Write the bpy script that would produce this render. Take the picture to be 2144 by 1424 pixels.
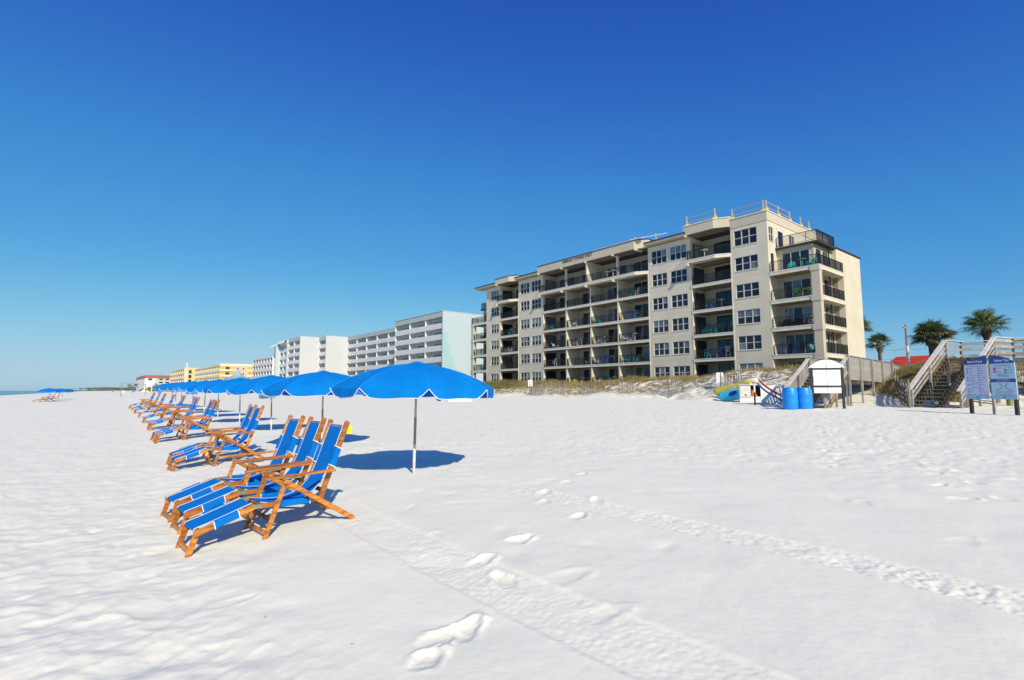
import bpy, bmesh, math, random
import numpy as np
from mathutils import Vector, Matrix

random.seed(7); RNG = np.random.RandomState(11)
scene = bpy.context.scene
for _o in list(bpy.data.objects): bpy.data.objects.remove(_o)
COL = scene.collection

# ------------------------------------------------------------------ camera, sky, sun, exposure
cam_d = bpy.data.cameras.new('camera'); cam = bpy.data.objects.new('camera', cam_d); COL.objects.link(cam)
cam_d.sensor_width = 36.0; cam_d.lens = 18.218; cam_d.clip_start = 0.1; cam_d.clip_end = 30000
cam.location = (0, 0, 1.5); cam.rotation_euler = (math.radians(90 + 5.58), 0, 0)
scene.camera = cam
SUN_EL, SUN_AZ = 34.5, 159.0           # azimuth clockwise from +Y
world = bpy.data.worlds.new('World'); scene.world = world; world.use_nodes = True
wn, wl = world.node_tree.nodes, world.node_tree.links
bg = wn['Background']; bg.inputs[1].default_value = 0.085
sky = wn.new('ShaderNodeTexSky'); sky.sky_type = 'NISHITA'; sky.sun_disc = False
sky.sun_elevation = math.radians(SUN_EL); sky.sun_rotation = math.radians(SUN_AZ)
sky.air_density = 1.0; sky.dust_density = 0.35; sky.ozone_density = 1.0; sky.altitude = 0
# camera-like response of the film to the sky, the same for every direction
crv = wn.new('ShaderNodeRGBCurve'); sc_ = wn.new('ShaderNodeVectorMath'); sc_.operation = 'SCALE'; sc_.inputs['Scale'].default_value = 1/13.
wl.new(sky.outputs[0], sc_.inputs[0]); wl.new(sc_.outputs[0], crv.inputs['Color'])
cm = crv.mapping; cm.extend = 'HORIZONTAL'
for ch, pts in enumerate((
    [(0, 0), (.93, .021), (1.17, .030), (1.76, .052), (3.3, .115), (4.1, .165), (6.0, .28), (8.8, .41), (13, .52)],
    [(0, 0), (1.5, .100), (1.91, .148), (2.81, .250), (4.72, .385), (5.95, .475), (8.5, .60), (13, .68)],
    [(0, 0), (2.63, .450), (3.29, .535), (4.57, .640), (5.98, .710), (7.7, .765), (10, .79), (13, .80)])):
    c_ = cm.curves[ch]
    c_.points[0].location = pts[0]; c_.points[1].location = (pts[-1][0]/13., pts[-1][1])
    for x_, y_ in pts[1:-1]: c_.points.new(x_/13., y_)
cm.update()
s2_ = wn.new('ShaderNodeVectorMath'); s2_.operation = 'SCALE'; s2_.inputs['Scale'].default_value = 10.
wl.new(crv.outputs[0], s2_.inputs[0]); wl.new(s2_.outputs[0], bg.inputs[0]); bg.inputs[1].default_value = 0.10
sun_d = bpy.data.lights.new('sun', 'SUN'); sun_d.energy = 4.8; sun_d.angle = math.radians(0.55); sun_d.color = (1.0, 0.87, 0.67)
sun = bpy.data.objects.new('sun', sun_d); COL.objects.link(sun)
_a, _e = math.radians(SUN_AZ), math.radians(SUN_EL)
sun_vec = Vector((math.sin(_a) * math.cos(_e), math.cos(_a) * math.cos(_e), math.sin(_e)))
sun.rotation_euler = sun_vec.to_track_quat('Z', 'Y').to_euler()
scene.view_settings.view_transform = 'Standard'; scene.view_settings.look = 'None'
scene.view_settings.exposure = 0.0; scene.view_settings.gamma = 1.0
scene.view_settings.use_curve_mapping = False

# ------------------------------------------------------------------ shore frame: s along the beach (away), w inland
AZ1 = math.radians(-39.0)
D1 = (math.sin(AZ1), math.cos(AZ1)); D2 = (D1[1], -D1[0])
def XY(s, w): return (D1[0] * s + D2[0] * w, D1[1] * s + D2[1] * w)
ROT = math.atan2(-D1[1], -D1[0])       # local X = towards -s (right), local Y = inland

def sstep(a, b, x):
    t = np.clip((x - a) / (b - a), 0, 1); return t * t * (3 - 2 * t)
def terrain(s, w):
    s = np.asarray(s, float); w = np.asarray(w, float)
    z = .0215 * np.clip(w, 0, 48) + .004 * np.clip(s - 8, 0, 40)
    dw = w - (.70 + .037 * np.clip(s - 5.6, -6, 60))                     # a small berm the chairs stand on
    z = z + .115 * np.clip(dw / 2.0, 0, 1) * (1 - sstep(3.5, 13, dw))
    z = z - np.clip(-19 - w, 0, 60) * .075
    wt = np.interp(s, [-40, 2, 6, 10, 16, 24, 30, 42], [39, 38, 34.5, 32.5, 34, 35, 37, 40])
    zc = np.interp(s, [-40, 4, 12, 22, 38, 60], [2.6, 2.9, 2.95, 2.85, 2.4, 2.4])
    prof = .22 * sstep(0, 3.5, w - wt) + .78 * sstep(2, 9.5, w - wt)
    z = z + (zc - z) * prof
    z = z + (2.35 - z) * sstep(50, 54.5, w)
    return z
def GZ(s, w): return float(terrain(s, w))
def xy2sw(x, y): return (x * D1[0] + y * D1[1], x * D2[0] + y * D2[1])
def GZxy(x, y): return GZ(*xy2sw(x, y))

# ------------------------------------------------------------------ materials
MATS = {}
def mat(name, col, rough=.6, col2=None, scale=8., bump=0., bscale=None, metal=0., spec=.5, rnd=0., stretch=None, detail=4., fac=(.35, .65), translucent=0.):
    if name in MATS: return MATS[name]
    m = bpy.data.materials.new(name); m.use_nodes = True
    nt = m.node_tree; n, l = nt.nodes, nt.links
    b = n['Principled BSDF']; b.inputs['Roughness'].default_value = rough; b.inputs['Metallic'].default_value = metal
    b.inputs['Specular IOR Level'].default_value = spec
    if col2 is None: col2 = tuple(c * .86 for c in col)
    tc = n.new('ShaderNodeTexCoord'); mp = n.new('ShaderNodeMapping'); l.new(tc.outputs['Object'], mp.inputs[0])
    if stretch: mp.inputs['Scale'].default_value = stretch
    nz = n.new('ShaderNodeTexNoise'); nz.inputs['Scale'].default_value = scale; nz.inputs['Detail'].default_value = detail
    l.new(mp.outputs[0], nz.inputs['Vector'])
    rp = n.new('ShaderNodeMapRange'); rp.inputs[1].default_value = fac[0]; rp.inputs[2].default_value = fac[1]
    l.new(nz.outputs[0], rp.inputs[0])
    mx = n.new('ShaderNodeMix'); mx.data_type = 'RGBA'; l.new(rp.outputs[0], mx.inputs[0])
    mx.inputs[6].default_value = (*col, 1); mx.inputs[7].default_value = (*col2, 1)
    out = mx.outputs[2]
    if rnd:
        oi = n.new('ShaderNodeObjectInfo'); r2 = n.new('ShaderNodeMapRange'); r2.inputs[3].default_value = 1 - rnd; r2.inputs[4].default_value = 1 + rnd
        l.new(oi.outputs['Random'], r2.inputs[0])
        h2 = n.new('ShaderNodeHueSaturation'); l.new(out, h2.inputs['Color']); l.new(r2.outputs[0], h2.inputs['Value']); out = h2.outputs[0]
    l.new(out, b.inputs['Base Color'])
    if bump:
        bn = n.new('ShaderNodeTexNoise'); bn.inputs['Scale'].default_value = bscale or scale * 4; bn.inputs['Detail'].default_value = 5
        l.new(mp.outputs[0], bn.inputs['Vector'])
        bu = n.new('ShaderNodeBump'); bu.inputs['Strength'].default_value = 1.0; bu.inputs['Distance'].default_value = bump
        l.new(bn.outputs[0], bu.inputs['Height']); l.new(bu.outputs[0], b.inputs['Normal'])
    if translucent:
        tr = n.new('ShaderNodeBsdfTranslucent'); l.new(out, tr.inputs['Color'])
        ms = n.new('ShaderNodeMixShader'); ms.inputs[0].default_value = translucent
        l.new(b.outputs[0], ms.inputs[1]); l.new(tr.outputs[0], ms.inputs[2]); l.new(ms.outputs[0], n['Material Output'].inputs[0])
    MATS[name] = m; return m

M_wood = mat('varnished_wood', (.58, .225, .032), .36, (.22, .065, .014), 5, .0015, 30, rnd=.3, stretch=(1, 6, 6), fac=(.38, .72))
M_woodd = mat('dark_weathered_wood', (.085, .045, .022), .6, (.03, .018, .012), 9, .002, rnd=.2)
M_blue = mat('royal_blue_canvas', (.002, .20, .68), .8, (.002, .175, .60), 14, .0008, 260, spec=.12, translucent=.12)
M_blue2 = mat('royal_blue_umbrella_cloth', (.001, .225, .70), .8, (.001, .195, .62), 3, .004, 5, spec=.12, translucent=.14)
M_white = mat('white_piping', (.82, .82, .82), .6)
M_brass = mat('weathered_brass', (.42, .38, .25), .5, (.25, .24, .17), 20, metal=.4)
M_pole = mat('pale_pole_wood', (.42, .27, .15), .6, (.3, .18, .1), 6, .001, stretch=(1, 1, .3))
M_stucco = mat('beige_stucco', (.735, .68, .555), .9, (.66, .605, .49), .5, .006, 40, spec=.2)
M_stucco2 = mat('darker_beige_band', (.62, .565, .45), .9, (.57, .52, .41), .7, .006, 40, spec=.2)
M_trim = mat('white_trim_paint', (.86, .84, .81), .6, (.70, .68, .64), 2)
M_slab = mat('pale_beige_slab', (.78, .72, .59), .85, (.70, .65, .53), 1.2)
M_glass = mat('dark_window_glass', (.012, .017, .030), .05, (.022, .030, .048), .8, spec=.55, rnd=.5)
M_glass2 = mat('curtained_window_glass', (.17, .21, .24), .08, (.09, .12, .15), 1.2, spec=.9, rnd=.4, stretch=(6, 6, 1))
M_frame = mat('pale_window_frame', (.62, .60, .55), .5)
M_dark = mat('dark_bronze_metal', (.022, .018, .016), .45, metal=.3)
M_black = mat('black_paint', (.02, .022, .026), .45, (.03, .03, .034), 6)
M_roof = mat('dark_roof_edge', (.05, .042, .04), .8)
M_teal = mat('teal_plastic', (.03, .42, .40), .5, rnd=.2)
M_bluep = mat('blue_plastic_chair', (.10, .22, .55), .5, rnd=.2)
M_lime = mat('lime_plastic', (.35, .62, .12), .5)
M_whitep = mat('white_plastic', (.75, .76, .76), .45, rnd=.1)
M_greyw = mat('grey_weathered_boards', (.42, .40, .37), .85, (.26, .245, .225), 3, .003, 40, rnd=.16, stretch=(1, 1, 1), fac=(.3, .7))
M_greycap = mat('pale_grey_cap_board', (.68, .66, .62), .8, (.56, .54, .50), 4, .002, 40, rnd=.08)
M_barrel = mat('bright_blue_plastic', (.006, .28, .80), .40, (.006, .24, .74), 3, spec=.5)
M_yellow = mat('bright_yellow_plastic', (.92, .74, .02), .4, (.88, .68, .02), 3)
M_cream = mat('cream_plastic', (.78, .72, .45), .45)
M_turq = mat('turquoise_plastic', (.08, .66, .78), .4, (.06, .60, .72), 3)
M_green = mat('green_plastic', (.10, .38, .06), .45)
M_red = mat('red_plastic', (.62, .03, .02), .45, (.55, .025, .02), 4)
M_navy = mat('deep_blue_plastic', (.015, .05, .32), .4)
M_orange = mat('orange_plastic', (.75, .16, .03), .5)
M_wpaint = mat('white_paint', (.80, .80, .79), .55, (.74, .74, .72), 3)
M_tealwall = mat('pale_teal_wall', (.495, .61, .655), .9, (.475, .59, .635), .2, spec=.2)
M_turqwall = mat('turquoise_wall_patch', (.41, .63, .66), .9, spec=.2)
M_tealband = mat('grey_teal_band', (.50, .60, .59), .9, (.47, .57, .56), .3, spec=.2)
M_whitewall = mat('white_wall', (.80, .81, .82), .9, (.77, .78, .79), .2, spec=.2)
M_endwhite = mat('dimmed_white_end_wall', (.60, .63, .65), .9, (.57, .60, .63), .15, spec=.2)  # white toned down to offset strong sun on the end walls
M_yelwall = mat('yellow_wall', (.80, .68, .38), .9, (.78, .66, .36), .2, spec=.2)
M_yelpale = mat('pale_yellow_wall', (.84, .78, .60), .9, (.82, .76, .57), .2, spec=.2)
M_yelrec = mat('deep_yellow_wall', (.72, .50, .14), .9, spec=.2)
M_pinkwall = mat('pale_pink_wall', (.72, .60, .50), .9, spec=.2)
M_dkwin = mat('far_window_glass', (.05, .06, .07), .15, spec=.7, rnd=.5)
M_redroof = mat('terracotta_roof', (.46, .14, .08), .8, (.40, .12, .07), .5)
M_redroof2 = mat('red_metal_roof', (.55, .05, .025), .6, (.50, .045, .02), .5)
M_tealroof = mat('pale_blue_metal_roof', (.32, .47, .50), .6)
M_palm = mat('palm_frond', (.18, .22, .075), .5, (.085, .12, .04), 1.6, spec=.4, translucent=.18, fac=(.3, .7))
M_palmdry = mat('dry_palm_frond', (.30, .23, .12), .8, (.2, .15, .08), 2)
M_trunk = mat('palm_trunk', (.17, .14, .115), .95, (.07, .055, .045), 6, .03, 8, fac=(.35, .65))
M_grass = mat('dune_grass_blades', (.44, .34, .16), .8, (.26, .22, .085), .35, spec=.2, translucent=.15, fac=(.42, .58))
M_bush = mat('green_scrub', (.25, .235, .075), .8, (.14, .15, .05), 1, translucent=.15)
M_tread = mat('dark_brown_stringers', (.15, .125, .10), .85, (.08, .066, .052), 3, .003, 40, rnd=.25)  # stringers in a darker brown than the other boards
M_tread2 = mat('brown_treads', (.30, .27, .23), .85, (.17, .15, .125), 3, .003, 40, rnd=.2)  # treads in a brown paler than the stringers
M_seam = mat('lighter_blue_seam_cloth', (.01, .30, .80), .8)  # seams in a lighter blue than the canopy cloth
M_under = mat('shade_toned_balcony_ceiling', (.27, .235, .19), .9, (.22, .19, .155), 1.)  # shade under the slabs put into a darker tone
M_back = mat('shade_toned_recess_wall', (.53, .485, .39), .9, (.48, .44, .35), .7, spec=.2)  # stucco darkened to carry the shade inside the balconies
M_soffit = mat('shade_brown_soffit', (.20, .165, .13), .9, (.16, .13, .10), 1.5)  # shade below the roof overhang painted as brown
M_slat = mat('silver_grey_slat', (.27, .245, .21), .9, (.17, .15, .13), 6, rnd=.2)
M_greenpost = mat('green_treated_post', (.22, .30, .12), .8, (.15, .20, .09), 4)
M_signw = mat('white_sign_face', (.92, .92, .91), .5, (.84, .84, .83), 2)
M_signb = mat('pale_blue_sign_face', (.50, .68, .78), .4, (.48, .66, .77), 2)
M_signl = mat('lilac_sign_face', (.60, .64, .78), .4, (.58, .62, .77), 2)
M_signnavy = mat('navy_print', (.035, .095, .30), .4)
M_printred = mat('red_print', (.62, .04, .05), .5)
M_printgrn = mat('green_print', (.03, .20, .10), .5)
M_printyel = mat('yellow_print', (.75, .66, .10), .5)
M_printblu = mat('blue_print', (.10, .42, .62), .5)
M_printpur = mat('purple_print', (.30, .12, .40), .5)
M_printgry = mat('slate_print', (.16, .24, .34), .5)
M_steel = mat('galvanised_steel', (.45, .46, .47), .4, metal=.7)
M_conc = mat('pale_concrete', (.6, .58, .55), .9)

# ------------------------------------------------------------------ mesh helpers
class MB:
    def __init__(s): s.v = []; s.f = []
    def add(s, vs, fs):
        o = len(s.v); s.v += [tuple(p) for p in vs]; s.f += [tuple(i + o for i in f) for f in fs]
    def box(s, x0, x1, y0, y1, z0, z1):
        if x0 > x1: x0, x1 = x1, x0
        if y0 > y1: y0, y1 = y1, y0
        s.add([(x0,y0,z0),(x1,y0,z0),(x1,y1,z0),(x0,y1,z0),(x0,y0,z1),(x1,y0,z1),(x1,y1,z1),(x0,y1,z1)],
              [(3,2,1,0),(4,5,6,7),(0,1,5,4),(1,2,6,5),(2,3,7,6),(3,0,4,7)])
        return s
    def beam(s, p0, p1, w, h, up=(0,0,1)):
        p0 = Vector(p0); p1 = Vector(p1); d = (p1 - p0).normalized(); up = Vector(up)
        sd = d.cross(up)
        if sd.length < 1e-4: sd = d.cross(Vector((1,0,0)))
        sd.normalize(); u2 = sd.cross(d).normalized(); a = sd * w / 2; b = u2 * h / 2
        s.add([p0-a-b, p0+a-b, p0+a+b, p0-a+b, p1-a-b, p1+a-b, p1+a+b, p1-a+b],
              [(0,1,2,3),(7,6,5,4),(0,4,5,1),(1,5,6,2),(2,6,7,3),(3,7,4,0)])
        return s
    def tube(s, p0, p1, r0, r1=None, n=8, cap=True):
        r1 = r0 if r1 is None else r1
        p0 = Vector(p0); p1 = Vector(p1); d = (p1 - p0).normalized()
        a = d.orthogonal().normalized(); b = d.cross(a)
        vs = []
        for p, r in ((p0, r0), (p1, r1)):
            for i in range(n):
                t = 2 * math.pi * i / n; vs.append(p + a * (r * math.cos(t)) + b * (r * math.sin(t)))
        fs = [(i, (i+1) % n, n + (i+1) % n, n + i) for i in range(n)]
        if cap: fs += [tuple(range(n-1, -1, -1)), tuple(range(n, 2*n))]
        s.add(vs, fs); return s
    def path(s, pts, r, n=5):
        for a, b in zip(pts[:-1], pts[1:]): s.tube(a, b, r, r, n, cap=False)
        return s
    def prism(s, pts, z0, z1):
        n = len(pts); ar = sum(pts[i][0]*pts[(i+1)%n][1]-pts[(i+1)%n][0]*pts[i][1] for i in range(n))
        if ar < 0: pts = pts[::-1]
        s.add([(x,y,z0) for x,y in pts] + [(x,y,z1) for x,y in pts],
              [tuple(range(n-1,-1,-1)), tuple(range(n,2*n))] + [(i,(i+1)%n,n+(i+1)%n,n+i) for i in range(n)])
        return s
    def slab2(s, prof, y0, y1):      # polygon in x-z extruded along y
        n = len(prof)
        s.add([(x,y0,z) for x,z in prof] + [(x,y1,z) for x,z in prof],
              [tuple(range(n)), tuple(range(2*n-1,n-1,-1))] + [(i,n+i,n+(i+1)%n,(i+1)%n) for i in range(n)])
        return s
    def lathe(s, prof, n=20, c=(0,0,0)):
        vs = []
        for r, z in prof:
            for i in range(n):
                t = 2*math.pi*i/n; vs.append((c[0]+r*math.cos(t), c[1]+r*math.sin(t), c[2]+z))
        fs = []
        for k in range(len(prof)-1):
            for i in range(n): fs.append((k*n+i, k*n+(i+1)%n, (k+1)*n+(i+1)%n, (k+1)*n+i))
        fs.append(tuple(range(n-1,-1,-1))); fs.append(tuple(range((len(prof)-1)*n, len(prof)*n)))
        s.add(vs, fs); return s
    def ribbon(s, L, R, th=.004):    # a thin cloth of two parallel edges with thickness
        n = len(L); L = [Vector(p) for p in L]; R = [Vector(p) for p in R]; vs = []
        for i in range(n):
            j0, j1 = max(0, i-1), min(n-1, i+1)
            nn = (R[i]-L[i]).cross(L[j1]-L[j0]).normalized() * th / 2
            vs += [L[i]+nn, R[i]+nn, L[i]-nn, R[i]-nn]
        fs = []
        for i in range(n-1):
            a, b = 4*i, 4*i+4
            fs += [(a,a+1,b+1,b),(a+3,a+2,b+2,b+3),(a+2,a,b,b+2),(a+1,a+3,b+3,b+1)]
        fs += [(0,2,3,1),(4*n-4,4*n-3,4*n-1,4*n-2)]
        s.add(vs, fs); return s
    def mesh(s, name, m, smooth=False, bevel=0.):
        me = bpy.data.meshes.new(name); me.from_pydata(s.v, [], s.f)
        if bevel:
            bm = bmesh.new(); bm.from_mesh(me)
            bmesh.ops.recalc_face_normals(bm, faces=bm.faces)
            bmesh.ops.bevel(bm, geom=list(bm.edges), offset=bevel, segments=1, affect='EDGES', clamp_overlap=True)
            bm.to_mesh(me); bm.free()
        else:
            bm = bmesh.new(); bm.from_mesh(me); bmesh.ops.recalc_face_normals(bm, faces=bm.faces); bm.to_mesh(me); bm.free()
        me.materials.append(m)
        if smooth: me.polygons.foreach_set('use_smooth', [True]*len(me.polygons))
        return me
    def build(s, name, m, parent=None, smooth=False, bevel=0., loc=None, kind=None, label=None):
        return obj(name, s.mesh(name, m, smooth, bevel), parent, loc, kind, label)

def obj(name, me, parent=None, loc=None, kind=None, label=None, rz=None):
    o = bpy.data.objects.new(name, me); COL.objects.link(o)
    if parent: o.parent = parent
    if loc is not None: o.location = loc
    if rz is not None: o.rotation_euler = (0, 0, rz)
    if kind: o['kind'] = kind
    if label: o['label'] = label
    return o
def tag(o, label, cat, group=None):
    o['label'] = label; o['category'] = cat
    if group: o['group'] = group
    return o
def thing(name, label, cat, loc=(0,0,0), rz=0., group=None):
    o = bpy.data.objects.new(name, None); COL.objects.link(o); o.location = loc; o.rotation_euler = (0,0,rz)
    o.empty_display_size = .2
    return tag(o, label, cat, group)
def kids(root): return [o for o in COL.objects if o.parent == root]
def tree_of(root):
    ch = kids(root); return [(c, kids(c)) for c in ch]
def copy_tree(root, tree, loc, rz, label, group=None):
    r = root.copy(); COL.objects.link(r); r.location = loc; r.rotation_euler = (0,0,rz); r['label'] = label
    if group: r['group'] = group
    elif 'group' in r: del r['group']
    for c, gs in tree:
        c2 = c.copy(); COL.objects.link(c2); c2.parent = r
        for g in gs:
            g2 = g.copy(); COL.objects.link(g2); g2.parent = c2
    return r
def text_mesh(name, body, size, m, parent, loc, rot, ext=.004, align='CENTER', sx=1.0):
    cu = bpy.data.curves.new(name, 'FONT'); cu.body = body; cu.size = size; cu.extrude = ext
    cu.align_x = align; cu.align_y = 'CENTER'; cu.resolution_u = 2; cu.offset = size * .018
    t = bpy.data.objects.new(name, cu); COL.objects.link(t)
    dg = bpy.context.evaluated_depsgraph_get(); dg.update()
    me = bpy.data.meshes.new_from_object(t.evaluated_get(dg)); bpy.data.objects.remove(t); bpy.data.curves.remove(cu)
    me.materials.clear(); me.materials.append(m)
    o = obj(name, me, parent); o.location = loc; o.rotation_euler = rot; o.scale = (sx, 1, 1)
    return o

# ------------------------------------------------------------------ the sand: one sheet to the horizon
class Noise:
    def __init__(s, seed): s.g = np.random.RandomState(seed).rand(256, 256)
    def __call__(s, x, y):
        xi = np.floor(x).astype(np.int64); yi = np.floor(y).astype(np.int64); fx = x - xi; fy = y - yi
        fx = fx*fx*(3-2*fx); fy = fy*fy*(3-2*fy); a = xi & 255; b = yi & 255; c = (xi+1) & 255; d = (yi+1) & 255; g = s.g
        return (g[a,b]*(1-fx)*(1-fy) + g[c,b]*fx*(1-fy) + g[a,d]*(1-fx)*fy + g[c,d]*fx*fy) - .5
N1, N2, N3, N4 = Noise(1), Noise(2), Noise(3), Noise(4)
def fbm(N, x, y, o=3):
    r = 0; a = 1
    for k in range(o): r = r + a * N(x * 2**k + 17*k, y * 2**k + 31*k); a *= .5
    return r

def stamp(G, x0, y0, res, px, py, ang, L, W, dep, rim):
    R = int((L*1.3) / res) + 2; ci = int((px-x0)/res); cj = int((py-y0)/res)
    if ci-R < 0 or cj-R < 0 or ci+R >= G.shape[0] or cj+R >= G.shape[1]: return
    ii, jj = np.meshgrid(np.arange(-R, R+1), np.arange(-R, R+1), indexing='ij')
    X = (ci+ii)*res + x0 - px; Y = (cj+jj)*res + y0 - py; c, s_ = math.cos(ang), math.sin(ang)
    u = (X*c + Y*s_)/(L/2); v = (-X*s_ + Y*c)/(W/2); v = v*(1+.25*u)
    d = np.sqrt(u*u + v*v) * (1 + .30*fbm(N2, (X+px)*9, (Y+py)*9, 2)) + .12*N3((X+px)*23, (Y+py)*23)
    heel = .85 + .35*np.clip(u, -1, 1)
    h = -dep*heel*np.clip(1-d**3, 0, 1) + rim*np.exp(-((d-1.25)/.26)**2)*(.45+.5*np.clip(u, -1, 1))*(1+1.5*fbm(N4, (X+px)*12, (Y+py)*12, 2)) + dep*.35*fbm(N1, (X+px)*14, (Y+py)*14, 2)*np.clip(1.5-d, 0, 1)
    G[ci-R:ci+R+1, cj-R:cj+R+1] += h
gA = np.zeros((2800, 3100), np.float32); A0x, A0y, Ar = -35., 1., .025        # wide patch of trodden sand
gB = np.zeros((1700, 1400), np.float32); B0x, B0y, Br = -8., 1.6, .01         # finer patch near by
rr = np.random.RandomState(5)
for k in range(9000):
    x = rr.uniform(-33, 33); y = rr.uniform(3, 74) if k % 3 else rr.uniform(8, 40)
    s_, w_ = xy2sw(x, y)
    if w_ > 34: continue
    near = math.hypot(x, y) < 10
    if near and w_ > 1.0 and rr.rand() < .95: continue
    fresh = rr.rand() < .18
    a = rr.uniform(0, 6.28) if rr.rand() < .5 else AZ1 + 1.57 + rr.normal(0, .4)
    stamp(gA, A0x, A0y, Ar, x, y, a, rr.uniform(.24, .42), rr.uniform(.12, .24), (.019 if fresh else .008)*rr.uniform(.6, 1.3), (.009 if fresh else .004))
def walk(pts, G, x0, y0, r, dep, rim, L=.31):
    for i, (s_, w_) in enumerate(pts):
        x, y = XY(s_, w_); j = min(i, len(pts)-2)
        ax, ay = XY(*pts[j+1]); bx_, by_ = XY(*pts[j]); ang = math.atan2(ay-by_, ax-bx_) + rr.normal(0, .25)
        stamp(G, x0, y0, r, x, y, ang, L*rr.uniform(.9, 1.1), .15*rr.uniform(.9, 1.3), dep*rr.uniform(.8, 1.2), rim)
walk([(2.68, 1.60), (3.05, 2.40), (3.47, 2.48), (3.67, 3.05), (3.89, 4.04), (4.23, 4.71)], gB, B0x, B0y, Br, .020, .013, .31)
walk([(4.61, 4.23), (5.0, 4.6), (5.3, 5.3), (5.6, 5.9)], gB, B0x, B0y, Br, .018, .011, .28)
walk([(2.55, 1.48), (2.66, 1.80)], gB, B0x, B0y, Br, .018, .012, .27)
# lines of deeper prints to the right, towards the boardwalk
for s0_, w0_, s1_, w1_ in [(1.2, 8.0, 8.5, 24.5), (-1.5, 7.0, 5.4, 24.), (3.4, 9.5, 9.2, 25.5)]:
    n = 34
    walk([(s0_+(s1_-s0_)*i/n + .14*(-1)**i + rr.normal(0, .12), w0_+(w1_-w0_)*i/n + rr.normal(0, .10)) for i in range(n)], gA, A0x, A0y, Ar, .030, .013)
# two wheel tracks parallel to the shore
bi, bj = np.meshgrid(np.arange(gB.shape[0]), np.arange(gB.shape[1]), indexing='ij')
bxx = bi*Br + B0x; byy = bj*Br + B0y
bs = bxx*D1[0] + byy*D1[1]; bw = bxx*D2[0] + byy*D2[1]
for wc, half, amp, k, wl_ in [(4.50, .215, .40, 0, .07), (2.33, .24, .42, 1, .055)]:
    c = wc + .05*np.sin(bs*.9+k) + .04*fbm(N1, bs*.7+9*k, bs*0+3)
    q = (bw - c) / half; inside = sstep(1.12, .88, np.abs(q))
    lug = np.sin((bs + .06*np.abs(q) + .03*fbm(N3, bs*5, bw*5, 2))*2*math.pi/wl_) * sstep(1.0, .7, np.abs(q)) * (.15 if k == 0 else .45)
    rough = fbm(N2, bs*13, bw*19, 2) * 1.1 + fbm(N3, bs*31, bw*40, 2)*1.5 - .5*np.abs(fbm(N4, bs*22, bw*26, 2))
    fade = (.55 + .9*np.clip(fbm(N4, bs*.45+k*7, bw*0+k, 2)+.35, 0, 1)) * amp
    gB += (inside*(-.009 + fade*(.0038*lug + (.019 if k == 0 else .010)*rough)) + .004*amp*np.exp(-((np.abs(q)-1.10)/.10)**2)*(1+2.6*fbm(N1, bs*14, bw*14, 2))).astype(np.float32)
for k in range(130):        # old, wind-softened hollows
    x = rr.uniform(-4, 8); y = rr.uniform(2.2, 13); R_ = rr.uniform(.12, .26)
    i0, j0 = int((x-B0x)/Br), int((y-B0y)/Br); n_ = int(R_*2.6/Br)
    a0_, a1_, b0_, b1_ = max(0, i0-n_), min(gB.shape[0], i0+n_), max(0, j0-n_), min(gB.shape[1], j0+n_)
    if a1_-a0_ < 4 or b1_-b0_ < 4: continue
    X_ = bxx[a0_:a1_, b0_:b1_]-x; Y_ = byy[a0_:a1_, b0_:b1_]-y; th_ = rr.uniform(0, 3.14); c_, s__ = math.cos(th_), math.sin(th_)
    d_ = ((X_*c_+Y_*s__)/R_)**2 + ((-X_*s__+Y_*c_)/(R_*.6))**2
    gB[a0_:a1_, b0_:b1_] += (-.013*rr.uniform(.5, 1.2)*np.exp(-d_*1.1)).astype(np.float32)
def sample(G, x0, y0, r, x, y):
    fx = (x-x0)/r; fy = (y-y0)/r; i = np.floor(fx).astype(int); j = np.floor(fy).astype(int)
    ok = (i >= 0) & (j >= 0) & (i < G.shape[0]-1) & (j < G.shape[1]-1); i = np.clip(i, 0, G.shape[0]-2); j = np.clip(j, 0, G.shape[1]-2)
    a = fx-i; b = fy-j
    return np.where(ok, G[i,j]*(1-a)*(1-b)+G[i+1,j]*a*(1-b)+G[i,j+1]*(1-a)*b+G[i+1,j+1]*a*b, 0)

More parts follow.
